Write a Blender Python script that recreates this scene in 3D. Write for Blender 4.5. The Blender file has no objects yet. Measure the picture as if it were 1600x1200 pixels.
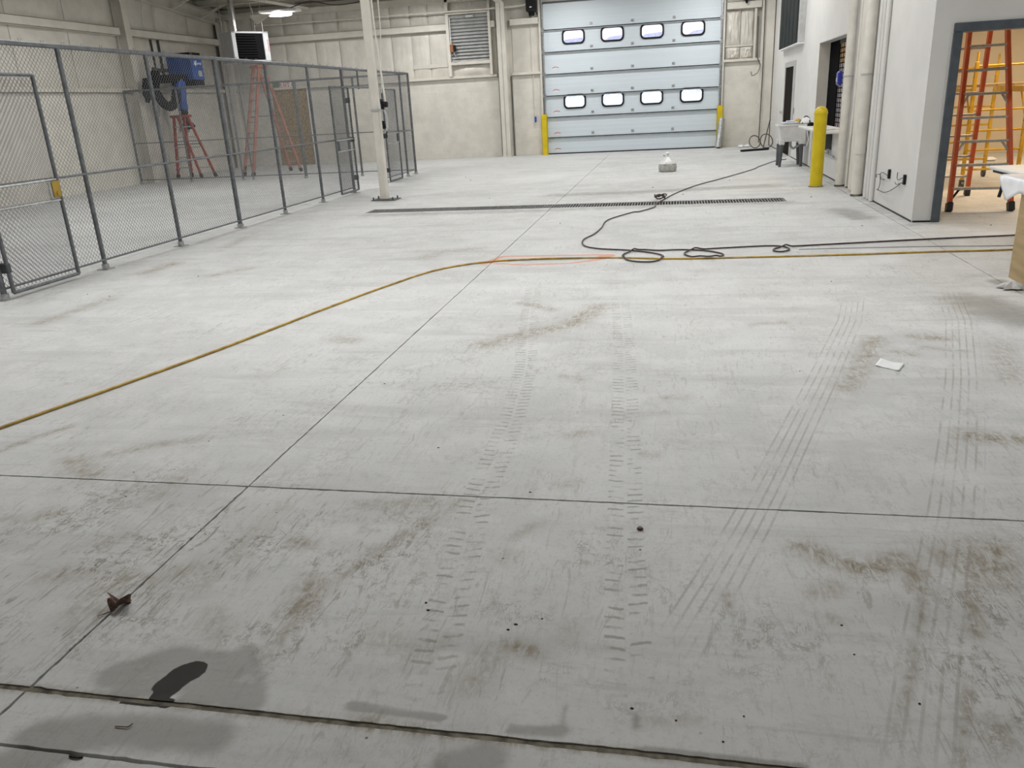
import bpy, bmesh, math, random
import numpy as np
from mathutils import Vector, Matrix, noise as mnoise
random.seed(7); rng = np.random.default_rng(7)
scene = bpy.context.scene
COL = scene.collection
PI = math.pi

# ------------------------------------------------------------------ camera
def setup_camera():
    f, pitch, yaw, roll = 1237.83, 0.33995614, -0.20913753, -0.05477324
    fw = Vector((math.sin(yaw)*math.cos(pitch), math.cos(yaw)*math.cos(pitch), -math.sin(pitch)))
    r0 = Vector((math.cos(yaw), -math.sin(yaw), 0)); u0 = r0.cross(fw)
    r = r0*math.cos(roll)+u0*math.sin(roll); u = -r0*math.sin(roll)+u0*math.cos(roll)
    cd = bpy.data.cameras.new('camera'); cam = bpy.data.objects.new('camera', cd); COL.objects.link(cam)
    cd.sensor_fit = 'HORIZONTAL'; cd.sensor_width = 36; cd.lens = f/1600*36; cd.clip_end = 300; cd.clip_start = .05
    m = Matrix((r, u, -fw)).transposed().to_4x4(); m.translation = (0, 0, 1.6); cam.matrix_world = m
    scene.camera = cam
setup_camera()
# ------------------------------------------------------------------ world, exposure, lights
w = bpy.data.worlds.new('overcast'); scene.world = w; w.use_nodes = True
bgn = w.node_tree.nodes['Background']; bgn.inputs[0].default_value = (.86, .90, 1.0, 1); bgn.inputs[1].default_value = 2.2
scene.view_settings.view_transform = 'Standard'; scene.view_settings.look = 'None'
scene.view_settings.gamma = 1; scene.view_settings.use_curve_mapping = False
scene.view_settings.exposure = 0.0
scene.cycles.max_bounces = 6; scene.cycles.diffuse_bounces = 3; scene.cycles.glossy_bounces = 2
LAMP_W = 68.0        # main hall lamps
WARM_W = 58.0        # side room lamps
HALL = [(-11.38, 23.8, 4.5), (-7.4, 24.1, 4.72), (-3.2, 24.0, 4.72), (.9, 24.1, 4.72),
        (-11.6, 16.8, 4.65), (-7.6, 18.5, 5.1), (-2.8, 18.2, 5.1), (1.0, 18.6, 5.1),
        (-11.6, 10.8, 4.7), (-8.2, 12.2, 5.5), (-2.8, 12.2, 5.5), (1.0, 12.2, 5.5),
        (-6.6, 6.4, 4.9), (-2.6, 6.0, 4.9), (1.0, 6.2, 4.9), (7.6, 6.6, 4.9)]
SIDE = [(4.9, 13.0), (7.6, 13.2), (4.1, 16.9), (7.8, 17.4)]
def area(name, loc, sx, sy, watts, col):
    ld = bpy.data.lights.new(name, 'AREA'); ld.shape = 'RECTANGLE'; ld.size = sx; ld.size_y = sy; ld.energy = watts; ld.color = col
    o = bpy.data.objects.new(name, ld); o.location = loc; COL.objects.link(o); return o
for p in HALL: area('hall_lamp_light', (p[0], p[1], p[2]-.075), 1.1, .26, LAMP_W*(.72 if p[0] < -11.5 else 1.0 if p[1] > 22 else 1.28 if p[1] > 8 else 1.45), (1.0, .995, .985))
for p in SIDE: area('side_room_lamp_light', (p[0], p[1], 3.08), 1.1, .22, WARM_W, (1.0, .76, .50))

# ------------------------------------------------------------------ materials
MATS = {}
class NT:
    def __init__(s, name):
        s.m = bpy.data.materials.new(name); s.m.use_nodes = True; s.t = s.m.node_tree; s.n = s.t.nodes; s.l = s.t.links
        s.b = s.n['Principled BSDF']; s.out = s.n['Material Output']
    def put(s, sock, v):
        if v is None: return
        if hasattr(v, 'is_linked') or hasattr(v, 'links'): s.l.new(v, sock)
        else:
            if isinstance(v, (tuple, list)) and len(v) == 3 and sock.type == 'RGBA': v = tuple(v)+(1,)
            sock.default_value = v
    def math(s, op, a, b=None, c=None, clamp=False):
        n = s.n.new('ShaderNodeMath'); n.operation = op; n.use_clamp = clamp
        s.put(n.inputs[0], a); s.put(n.inputs[1], b); s.put(n.inputs[2], c); return n.outputs[0]
    def mix(s, f, a, b, mode='MIX'):
        n = s.n.new('ShaderNodeMix'); n.data_type = 'RGBA'; n.blend_type = mode
        s.put(n.inputs[0], f); s.put(n.inputs[6], a); s.put(n.inputs[7], b); return n.outputs[2]
    def noise(s, vec, scale, detail=3, rough=.55, dist=0.0):
        n = s.n.new('ShaderNodeTexNoise'); s.put(n.inputs['Vector'], vec); n.inputs['Scale'].default_value = scale
        n.inputs['Detail'].default_value = detail; n.inputs['Roughness'].default_value = rough; n.inputs['Distortion'].default_value = dist
        return n.outputs[0]
    def pos(s): return s.n.new('ShaderNodeNewGeometry').outputs['Position']
    def mapping(s, vec, scale=(1, 1, 1), rot=(0, 0, 0), loc=(0, 0, 0)):
        n = s.n.new('ShaderNodeMapping'); s.put(n.inputs[0], vec); n.inputs[1].default_value = loc
        n.inputs[2].default_value = rot; n.inputs[3].default_value = scale; return n.outputs[0]
    def ramp(s, v, lo, hi, a=0.0, b=1.0):
        n = s.n.new('ShaderNodeMapRange'); n.interpolation_type = 'SMOOTHSTEP'
        s.put(n.inputs[0], v); n.inputs[1].default_value = lo; n.inputs[2].default_value = hi; n.inputs[3].default_value = a; n.inputs[4].default_value = b
        return n.outputs[0]
    def attr(s, name):
        n = s.n.new('ShaderNodeAttribute'); n.attribute_name = name; return n
    def bump(s, h, strength=.3, dist=.01):
        n = s.n.new('ShaderNodeBump'); n.inputs['Strength'].default_value = strength; n.inputs['Distance'].default_value = dist
        s.put(n.inputs['Height'], h); s.l.new(n.outputs[0], s.b.inputs['Normal'])
def pm(name, col, rough=.5, metal=0.0, var=.10, scale=6.0, bump=0.0, bscale=40, alpha=None, trans=0.0, emis=None, dirt=None, stretch=(1, 1, 1), spec=None):
    t = NT(name); p = t.mapping(t.pos(), stretch)
    n1 = t.noise(p, scale, 4)
    dark = tuple(c*(1-var*1.6) for c in col); lite = tuple(min(1, c*(1+var)) for c in col)
    c = t.mix(t.ramp(n1, .3, .7), dark, lite)
    if dirt: c = t.mix(t.ramp(t.noise(p, dirt[1], 5, .65), dirt[2], dirt[2]+.16, 0, dirt[3]), c, dirt[0])
    t.l.new(c, t.b.inputs['Base Color'])
    t.b.inputs['Roughness'].default_value = rough; t.b.inputs['Metallic'].default_value = metal
    if spec is not None: t.b.inputs['Specular IOR Level'].default_value = spec
    if trans: t.b.inputs['Transmission Weight'].default_value = trans
    if bump: t.bump(t.noise(p, bscale, 3), bump, .01)
    if emis: t.b.inputs['Emission Color'].default_value = tuple(emis[0])+(1,); t.b.inputs['Emission Strength'].default_value = emis[1]
    MATS[name] = t.m; return t.m
CREAM = (.68, .65, .58)
pm('cream_paint', CREAM, .55, var=.05, scale=2.5, bump=.05, bscale=25)
pm('cream_block', (.70, .672, .605), .65, var=.05, scale=3, bump=.25, bscale=60)
pm('vinyl', (.68, .65, .585), .4, var=.05, scale=3, bump=.08, bscale=14)
pm('roof_dark', (.50, .46, .39), .6, var=.15, scale=2)
pm('drywall', (.69, .68, .655), .6, var=.025, scale=2, bump=.04, bscale=90)
pm('tan_wall', (.72, .62, .48), .6, var=.03, scale=1.5)
pm('grey_frame', (.085, .10, .115), .4, var=.1, scale=8)
pm('fence_steel', (.155, .165, .175), .42, .35, var=.15, scale=14)
pm('fence_wire', (.19, .195, .20), .45, .3, var=.1)
pm('galv', (.45, .46, .46), .35, .75, var=.15, scale=20)
pm('door_panel', (.655, .725, .775), .42, var=.025, scale=1.3, bump=.10, bscale=14, stretch=(.02, 1, 12))
pm('door_strut', (.42, .45, .46), .4, .3, var=.1)
pm('rubber', (.012, .012, .013), .5)
pm('black_plastic', (.013, .013, .015), .5, spec=.2)
pm('black_soft', (.014, .014, .015), .85, var=.2, scale=30, spec=.1)
pm('dark_grey', (.06, .065, .07), .5)
pm('safety_yellow', (.66, .50, .005), .38, var=.07, scale=5, dirt=((.3, .22, .04), 7, .66, .5))
pm('scaffold_yellow', (.62, .37, .03), .45, var=.12, scale=9, dirt=((.3, .26, .2), 22, .6, .6))
pm('fibre_orange', (.60, .095, .018), .4, var=.1, scale=6, dirt=((.4, .3, .25), 30, .66, .4))
pm('fibre_red', (.42, .055, .035), .45, var=.1, scale=6, dirt=((.4, .3, .25), 25, .63, .5))
pm('fibre_pale', (.46, .17, .11), .5, var=.12, scale=6, dirt=((.5, .45, .4), 25, .6, .5))
pm('aluminium', (.50, .48, .45), .38, .6, var=.1, scale=30, dirt=((.5, .5, .48), 40, .6, .5))
pm('heater_grey', (.50, .51, .51), .4, .1, var=.05)
pm('heater_white', (.78, .80, .82), .35, var=.03)
pm('chrome', (.7, .7, .7), .16, 1.0, var=.05)
pm('blue_paint', (.012, .085, .36), .35, var=.08)
pm('blue_tape', (.02, .08, .40), .5)
pm('blue_box', (.012, .02, .28), .3)
pm('osb', (.36, .265, .135), .7, var=.35, scale=22, stretch=(1, 1, .6), dirt=((.16, .10, .04), 45, .58, .7))
pm('plywood', (.40, .29, .145), .6, var=.10, scale=3, stretch=(.5, .5, 6))
pm('white_print', (.82, .82, .82), .5, var=.02)
pm('red_print', (.65, .02, .03), .4)
pm('green_print', (.16, .26, .18), .5)
pm('louver_grey', (.48, .485, .48), .5, .0, var=.08)
pm('actuator', (.35, .13, .05), .45, var=.2)
pm('sink_plastic', (.74, .74, .72), .42, var=.05)
pm('sink_leg', (.085, .095, .10), .45)
pm('counter_white', (.72, .72, .70), .4, var=.03)
pm('ribbed_green', (.022, .030, .030), .7, var=.2, scale=3, spec=.15)
pm('brown_leaf_door', (.020, .016, .013), .8, spec=.05)
pm('void_black', (.008, .008, .009), .9, spec=.02)
pm('pvc_cream', (.71, .68, .615), .45, var=.05, dirt=((.30, .25, .18), 9, .68, .4))
pm('hose_yellow', (.50, .32, .05), .45, var=.2, scale=12)
pm('hose_dark', (.052, .030, .032), .42, var=.3, scale=14)
pm('cord_blue', (.35, .38, .40), .5)
pm('bag_body', (.43, .43, .40), .6, var=.12, scale=14, bump=.4, bscale=30)
pm('bag_film', (.74, .75, .74), .3, var=.1, scale=18, bump=.5, bscale=35)
pm('paper', (.80, .82, .83), .6, var=.03)
pm('dry_leaf', (.13, .075, .055), .7, var=.4, scale=40)
pm('twig', (.20, .12, .05), .7, var=.3, scale=50)
pm('debris', (.03, .020, .018), .8, var=.4, scale=50)
pm('grate_iron', (.22, .22, .22), .5, .2, var=.3, scale=20)
pm('drain_dark', (.008, .008, .008), .9)
pm('joint_dirt', (.055, .050, .042), .95, var=.4, scale=12)
pm('joint_tan', (.17, .155, .12), .95, var=.4, scale=16)
pm('plastic_sheet', (.80, .81, .84), .25, var=.05, scale=6, bump=.3, bscale=12)
pm('snow', (.8, .82, .86), .8)
pm('pink_siding', (.93, .76, .76), .8, var=.03)
pm('slate_roof', (.45, .47, .60), .8)
pm('led', (1, 1, 1), .5, var=0, emis=((1, .99, .96), 9.0))
pm('led_warm', (1, 1, 1), .5, var=0, emis=((1, .75, .45), 9.0))
pm('grey_wrap', (.62, .64, .70), .5, var=.1)
pm('panel_blue', (.26, .31, .50), .6, var=.1)
pm('brass', (.42, .28, .05), .42, .5, var=.15)
pm('beige_rope', (.40, .34, .22), .8)
def glass(name, tint, rough, mixw):
    t = NT(name); tr = t.n.new('ShaderNodeBsdfTransparent'); tr.inputs[0].default_value = tint+(1,)
    mx = t.n.new('ShaderNodeMixShader'); t.b.inputs['Base Color'].default_value = (.8, .82, .85, 1); t.b.inputs['Roughness'].default_value = rough
    f = t.ramp(t.noise(t.pos(), 7, 5, .6, 1.0), .35, .7, mixw*.5, mixw)
    t.l.new(f, mx.inputs[0]); t.l.new(tr.outputs[0], mx.inputs[1]); t.l.new(t.b.outputs[0], mx.inputs[2]); t.l.new(mx.outputs[0], t.out.inputs[0])
    MATS[name] = t.m
glass('pane_clear', (.97, .96, .97), .1, .06)
glass('pane_frosted', (.97, .98, 1.0), .4, .28)
# ---- floor marks: (points in metres, half width, strength)
TAN = [
 ([(-1.249, 2.254), (-1.24, 2.113)],0.06,1),
 ([(-0.485, 2.012), (-0.398, 1.989)],0.035,1),
 ([(-0.541, 1.949), (-0.556, 1.819)],0.05,0.6),
 ([(-1.272, 2.872), (-0.967, 2.901)],0.06,0.5),
 ([(-0.871, 2.939), (-1.128, 2.442), (-1.215, 2.199), (-1.234, 1.861)],0.035,0.6),
 ([(-1.475, 2.546), (-1.399, 2.52)],0.04,0.7),
 ([(-0.873, 2.011), (-0.793, 1.964)],0.04,0.5),
 ([(-0.586, 2.519), (-0.569, 2.512)],0.06,0.4),
 ([(-0.511, 2.781), (-0.598, 2.657)],0.03,0.55),
 ([(-0.316, 2.106), (-0.302, 2.095)],0.05,0.35),
 ([(0.492, 2.701), (0.577, 2.615), (0.698, 2.579), (0.81, 2.653)],0.06,1),
 ([(0.826, 2.626), (0.835, 2.477)],0.04,0.9),
 ([(1.013, 2.675), (1.07, 2.592), (1.15, 2.741)],0.1,0.9),
 ([(1.003, 2.527), (0.929, 2.246)],0.03,0.8),
 ([(0.878, 2.587), (0.699, 2.042), (0.591, 1.803)],0.014,0.8),
 ([(0.492, 2.291), (0.529, 2.259)],0.03,0.8),
 ([(0.55, 2.46), (0.493, 2.397)],0.05,0.6),
 ([(0.833, 2.001), (0.719, 1.692)],0.014,0.9),
 ([(0.834, 1.827), (0.868, 1.818)],0.08,0.5),
 ([(0.197, 2.363), (0.203, 2.291)],0.02,0.7),
 ([(-1.233, 6.461), (-0.951, 6.219)],0.05,0.8),
 ([(-0.58, 6.32), (-0.749, 5.772), (-1.036, 5.525), (-1.274, 5.245)],0.11,0.8),
 ([(0.589, 5.776), (0.795, 5.829)],0.05,0.6),
 ([(1.341, 5.429), (0.972, 4.429)],0.08,0.7),
 ([(1.598, 5.478), (1.739, 5.435)],0.06,1),
 ([(1.385, 5.145), (1.473, 5.08)],0.05,0.6),
 ([(1.576, 5.231), (1.806, 5.155)],0.03,0.7),
 ([(1.385, 3.801), (1.623, 3.773)],0.07,1),
 ([(2.053, 5.283), (1.87, 4.651)],0.1,0.5),
 ([(-0.647, 4.579), (-0.529, 4.513)],0.04,0.5),
 ([(-0.492, 3.667), (-0.422, 3.713)],0.04,0.6),
 ([(-0.108, 3.48), (-0.075, 3.461)],0.04,0.6),
 ([(0.085, 4.27), (-0.013, 4.234)],0.04,0.5),
 ([(-0.474, 3.126), (-0.4, 3.17)],0.04,0.5),
 ([(-3.487, 3.248), (-3.433, 3.422), (-3.338, 3.62)],0.03,0.9),
 ([(-2.987, 3.169), (-2.752, 3.034)],0.09,0.7),
 ([(-2.821, 3.259), (-2.672, 3.384), (-2.451, 3.493)],0.05,0.6),
 ([(-2.694, 2.637), (-2.656, 2.646)],0.05,0.7),
 ([(-2.872, 2.579), (-2.716, 2.594)],0.03,0.5),
 ([(-2.281, 2.844), (-2.291, 3.073)],0.06,0.5),
 ([(-2.275, 2.453), (-2.182, 2.513)],0.05,0.5),
 ([(-2.313, 2.188), (-2.166, 2.248)],0.06,0.5),
 ([(-2.056, 2.229), (-1.906, 2.233)],0.03,0.6),
 ([(-2.018, 2.204), (-2.007, 1.984)],0.08,0.5),
 ([(-1.861, 2.222), (-1.758, 2.324)],0.06,0.5),
 ([(-5.876, 7.926), (-5.872, 8.479)],0.12,0.8),
 ([(-4.927, 7.772), (-4.685, 8.101)],0.1,0.6),
 ([(-5.427, 5.799), (-5.409, 6.694)],0.1,0.6),
 ([(-5.803, 9.644), (-5.974, 10.383)],0.1,0.6),
 ([(-2.751, 8.587), (-2.62, 9.013), (-2.222, 9.142)],0.12,0.5),
 ([(-2.467, 5.353), (-2.321, 5.306)],0.08,0.6),
 ([(-1.668, 2.146), (-1.661, 2.497), (-1.654, 2.818)],0.05,0.35),
 ([(-1.454, 1.953), (-1.534, 2.048)],0.05,0.5),
 ([(-0.941, 2.016), (-0.882, 1.975)],0.05,0.4),
 ([(0.457, 2.698), (0.483, 2.723)],0.03,0.5),
 ([(-0.682, 2.016), (-0.776, 1.91)],0.05,0.4),
 ([(-0.066, 1.737), (0.087, 1.769)],0.02,0.4),
 ([(-1.999, 1.63), (-1.348, 1.631), (-0.681, 1.615), (-0.062, 1.629), (0.332, 1.632)],0.015,1),
 ([(-0.84, 1.644), (-0.685, 1.629)],0.03,0.9),
]
DAMP_SHADE = [  # damp patches, plus one painted shadow line under the fence
 ([(-1.698, 8.355), (-1.285, 8.394), (-1.01, 8.408)],0.1,0.7),
 ([(-1.583, 1.667), (-1.415, 1.74), (-1.188, 1.674)],0.06,0.85),
 ([(-1.315, 1.889), (-1.235, 1.792)],0.04,0.7),
 ([(-1.667, 1.722), (-1.529, 1.815), (-1.306, 1.813)],0.075,0.85),
 ([(-1.367, 1.663), (-1.208, 1.711)],0.06,0.7),
 ([(-1.72, 1.463), (-1.478, 1.52), (-1.226, 1.531)],0.09,0.75),
 ([(-0.547, 1.525), (-0.453, 1.559)],0.07,0.8),
 ([(-1.757, 1.366), (-1.604, 1.398)],0.06,0.8),
 ([(-0.879, 1.694), (-0.609, 1.682)],0.02,0.8),
 ([(-0.406, 1.667), (-0.268, 1.679)],0.025,0.7),
 ([(-0.062, 1.642), (0.333, 1.638)],0.02,0.9),
 ([(-0.281, 1.781), (-0.284, 1.672)],0.015,0.7),
 ([(-0.094, 1.781), (-0.065, 1.713)],0.02,0.7),
 ([(-1.211, 1.796), (-1.153, 1.665)],0.03,0.6),
 ([(2.232, 11.622), (2.372, 10.866)],0.3,0.55),
 ([(2.255, 11.18), (2.291, 10.768)],0.15,0.65),
 ([(2.255, 6.457), (2.403, 5.899)],0.35,0.6),
 ([(2.657, 7.112), (2.72, 6.762)],0.12,0.7),
 ([(-5.282, 14.31), (-5.117, 14.562)],0.22,0.6),
 ([(-4.842, 12.369), (-1.476, 12.454), (1.626, 12.6)],0.35,0.48),
 ([(-2.057, 14.473), (-0.578, 14.566), (1.64, 14.939)],0.45,0.52),
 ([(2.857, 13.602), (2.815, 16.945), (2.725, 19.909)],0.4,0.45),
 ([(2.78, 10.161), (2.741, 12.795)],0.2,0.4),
 ([(-6.905, 14.208), (-7.033, 16.377)],0.6,0.35),
 ([(-0.118, 5.164), (0.611, 5.043), (1.361, 4.999)],0.1,0.18),
 ([(-0.552, 4.443), (0.192, 4.423)],0.12,0.2),
 ([(0.19, 4.369), (1.014, 4.212)],0.15,0.25),
 ([(-0.132, 3.4), (0.702, 3.336)],0.1,0.22),
 ([(-4.442, 6.596), (-3.367, 7.094)],0.15,0.2),
 ([(-5.637, 6.621), (-5.724, 6.131)],0.1,0.25),
 ([(-6.542, 16.239), (-6.313, 16.789)],0.3,0.4),
 ([(-6.608, 6.641), (-6.595, 8.222), (-6.446, 9.81), (-6.496, 12.831)],0.12,0.4),  # fence's shadow line painted into the floor colour along its base
]
WET = [
 ([(-1.467, 1.699), (-1.458, 1.749), (-1.436, 1.772)],0.045,1.3),
 ([(-1.484, 1.642), (-1.473, 1.663), (-1.433, 1.641)],0.018,1),
 ([(-1.573, 1.623), (-1.42, 1.622)],0.008,0.9),
]
STREAK = [
 ([(-2.784, 2.483), (-2.471, 2.681), (-2.173, 2.955)],0.3,0.8),
 ([(-2.396, 2.061), (-2.048, 2.314), (-1.769, 2.694)],0.3,1),
 ([(-2.049, 1.846), (-1.74, 2.261), (-1.514, 2.774)],0.22,1),
 ([(-1.223, 1.948), (-1.14, 2.414), (-0.92, 2.888)],0.2,1),
 ([(-1.763, 2.021), (-1.766, 2.438)],0.15,1),
 ([(-0.45, 1.894), (-0.62, 1.789)],0.15,0.6),
 ([(0.628, 2.342), (0.731, 2.538)],0.2,0.7),
 ([(0.873, 2.209), (1.168, 2.587)],0.25,0.8),
 ([(0.919, 1.941), (0.983, 2.222)],0.2,0.8),
 ([(-0.344, 2.636), (-0.184, 2.436)],0.15,0.5),
 ([(-1.592, 3.964), (-1.036, 4.927)],0.5,0.35),
 ([(-0.727, 2.181), (-0.432, 2.408)],0.25,0.5),
 ([(0.116, 2.115), (0.499, 2.162)],0.3,0.4),
 ([(-0.891, 2.125), (-1.029, 1.909)],0.15,0.7),
]
ORANGE = [
 ([(-1.977, 8.234), (-1.852, 8.588), (-0.648, 8.597)],0.035,0.95),
 ([(-0.632, 8.558), (-0.731, 8.35), (-1.015, 8.164), (-1.512, 8.098), (-1.919, 8.23)],0.035,0.95),
 ([(-0.806, 8.428), (-0.646, 8.56)],0.06,1),
 ([(-1.969, 8.199), (-1.894, 8.443)],0.05,1),
]
TREAD = [[(-0.666, 1.655), (-0.678, 1.762), (-0.735, 2.228), (-0.806, 2.916), (-0.807, 3.078), (-0.832, 3.886), (-0.916, 4.809), (-1.059, 5.681), (-1.276, 7.287)],
 [(-0.081, 1.688), (-0.097, 1.839), (-0.135, 2.287), (-0.176, 2.976), (-0.23, 3.925), (-0.323, 5.387), (-0.44, 6.743)]]
LINES = [[(0.589, 1.596), (0.625, 1.679), (0.748, 2.048), (0.93, 2.561), (1.099, 3.028), (1.336, 3.73), (1.633, 4.652), (1.996, 5.899), (2.203, 6.892)],
 [(0.009, 1.976), (0.178, 2.433), (0.313, 2.824), (0.433, 3.189), (0.9, 4.667), (1.272, 5.882), (1.449, 6.645)]]
# ------------------------------------------------------------------ floor material (dirt, tyre marks, damp and painted fence shade by place)
def floor_material():
    t = NT('concrete'); P = t.pos()
    dirt = t.attr('dirt'); sep = t.n.new('ShaderNodeSeparateColor'); t.l.new(dirt.outputs['Color'], sep.inputs[0])
    tan, damp, streak, wet = sep.outputs[0], sep.outputs[1], sep.outputs[2], dirt.outputs['Alpha']  # damp channel also carries the painted fence shadow
    tr = t.attr('treads'); st = t.n.new('ShaderNodeSeparateXYZ'); t.l.new(tr.outputs['Vector'], st.inputs[0])
    ln = t.attr('lines'); sl = t.n.new('ShaderNodeSeparateXYZ'); t.l.new(ln.outputs['Vector'], sl.inputs[0])
    og = t.attr('orange').outputs['Fac']
    big = t.noise(P, .55, 3, .6); mid = t.noise(P, 3.2, 4, .62, .4); fine = t.noise(P, 48, 3, .75); grain = t.noise(P, 190, 2, .6)
    brush = t.noise(t.mapping(P, (.55, 3.4, 1), (0, 0, .03)), 1.0, 5, .62, .5)
    brush2 = t.noise(t.mapping(P, (2.2, 15, 1), (0, 0, -.06)), 1.0, 5, .65, .8)
    base = t.mix(t.ramp(big, .32, .68), (.53, .536, .532), (.62, .628, .625))
    base = t.mix(t.ramp(mid, .40, .66, 0, .55), base, (.68, .685, .68))
    base = t.mix(t.ramp(brush, .50, .70, 0, .55), base, (.455, .458, .452))
    base = t.mix(t.ramp(brush2, .56, .74, 0, .45), base, (.42, .415, .40))
    base = t.mix(t.ramp(fine, .48, .76, 0, .36), base, (.38, .37, .34))
    base = t.mix(t.ramp(grain, .55, .8, 0, .22), base, (.33, .32, .30))
    # scuffed grime: short wavy strokes, direction of the traffic, near the entrance
    wv = t.noise(t.mapping(P, (26, 4.2, 1), (0, 0, .50)), 1.0, 4, .72, 1.6)
    sc = t.ramp(wv, .54, .66)
    general = t.ramp(t.noise(P, 1.7, 4, .6), .42, .66, .10, .50)
    # fine wavy contour lines left by water and sweeping
    def contour(sc_, rot_, d_, wd_):
        n_ = t.noise(t.mapping(P, sc_, (0, 0, rot_)), 1.0, 4, .70, d_)
        return t.ramp(t.math('ABSOLUTE', t.math('SUBTRACT', n_, .5)), .0, wd_, 1, 0)
    cmask = t.math('MULTIPLY', t.ramp(t.noise(P, 2.6, 4, .6), .42, .62), t.ramp(t.noise(P, 21, 3, .6), .40, .60))
    cont = t.math('MAXIMUM', t.math('MAXIMUM', contour((9.5, 3.0, 1), .55, 1.4, .030), contour((3.5, 5, 1), -.3, 1.4, .020)), contour((22, 5, 1), .70, .9, .035))
    cont = t.math('MULTIPLY', cont, t.math('MULTIPLY', cmask, t.math('ADD', .28, t.math('MULTIPLY', streak, .75))), clamp=True)
    base = t.mix(cont, base, (.24, .22, .185))
    scf = t.math('MULTIPLY', sc, t.math('MAXIMUM', t.math('MULTIPLY', streak, .85), general), clamp=True)
    base = t.mix(scf, base, (.30, .28, .245))
    # tan mud smears
    sm = t.noise(t.mapping(P, (30, 9, 1), (0, 0, -.5)), 1.0, 4, .74, 1.2)
    sm2 = t.noise(P, 13, 5, .7, .6)
    tanf = t.math('MULTIPLY', tan, t.math('ADD', t.ramp(sm, .36, .62, .12, .75), t.ramp(sm2, .45, .65, 0, .45)), clamp=True)
    base = t.mix(t.math('MULTIPLY', tanf, .97), base, (.245, .205, .14))
    # damp areas and the painted fence shadow, with an uneven but readable edge
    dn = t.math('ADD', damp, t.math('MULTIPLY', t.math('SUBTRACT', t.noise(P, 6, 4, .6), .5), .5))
    damp_shade = t.ramp(dn, .22, .62, 0, .62)
    base = t.mix(damp_shade, base, (.215, .208, .188))
    wn = t.math('ADD', wet, t.math('MULTIPLY', t.math('SUBTRACT', t.noise(P, 22, 3), .5), .22))
    wetf = t.ramp(wn, .42, .50)
    base = t.mix(t.math('MULTIPLY', wetf, .93), base, (.020, .019, .017))
    # tread bars
    u, v, m = st.outputs[0], st.outputs[1], st.outputs[2]
    side = t.math('MULTIPLY', t.math('GREATER_THAN', v, 0.0), .5)
    wob = t.math('MULTIPLY', t.math('SUBTRACT', t.noise(P, 16, 3), .5), .55)
    ph = t.math('ADD', t.math('ADD', t.math('DIVIDE', u, .052), side), t.math('ADD', wob, t.math('MULTIPLY', t.math('ABSOLUTE', v), -.22)))
    bars = t.ramp(t.math('SINE', t.math('MULTIPLY', ph, 2*PI)), .45, .92)
    av = t.math('ABSOLUTE', v)
    edge = t.math('MULTIPLY', t.ramp(av, .92, 1.02, 1, 0), t.ramp(av, .06, .16))
    brk = t.ramp(t.noise(P, 9, 3, .6), .40, .58)
    tf = t.math('MULTIPLY', t.math('MULTIPLY', bars, edge), t.math('MULTIPLY', m, brk))
    base = t.mix(t.math('MULTIPLY', tf, .58), base, (.20, .185, .155))
    # ribbed tyre lines
    v2, m2 = sl.outputs[1], sl.outputs[2]
    lw = t.ramp(t.math('SINE', t.math('MULTIPLY', v2, 17.0)), .45, .95)
    lf = t.math('MULTIPLY', t.math('MULTIPLY', lw, t.ramp(t.math('ABSOLUTE', v2), .95, 1.02, 1, 0)), t.math('MULTIPLY', m2, t.ramp(t.noise(P, 4, 4, .6), .36, .60)))
    base = t.mix(t.math('MULTIPLY', lf, .42), base, (.25, .225, .18))
    # orange marking paint
    of = t.ramp(t.math('ADD', og, t.math('MULTIPLY', t.math('SUBTRACT', t.noise(P, 30, 4, .7), .5), .9)), .30, .60)
    base = t.mix(t.math('MULTIPLY', of, .68), base, (.68, .22, .10))
    # dark pits
    vor = t.n.new('ShaderNodeTexVoronoi'); vor.inputs['Scale'].default_value = 9; t.l.new(P, vor.inputs['Vector'])
    sp = t.math('MULTIPLY', t.ramp(vor.outputs['Distance'], .03, .06, 1, 0), t.ramp(t.noise(P, 2.3, 2), .52, .6))
    base = t.mix(t.math('MULTIPLY', sp, .8), base, (.05, .045, .04))
    t.l.new(base, t.b.inputs['Base Color'])
    rgh = t.math('SUBTRACT', t.math('SUBTRACT', t.ramp(mid, .3, .7, .62, .78), t.math('MULTIPLY', damp_shade, .12)), t.math('MULTIPLY', wetf, .12))
    t.l.new(rgh, t.b.inputs['Roughness']); t.l.new(t.math('SUBTRACT', .35, t.math('MULTIPLY', wetf, .30)), t.b.inputs['Specular IOR Level'])
    MATS['concrete'] = t.m
floor_material()

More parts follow.
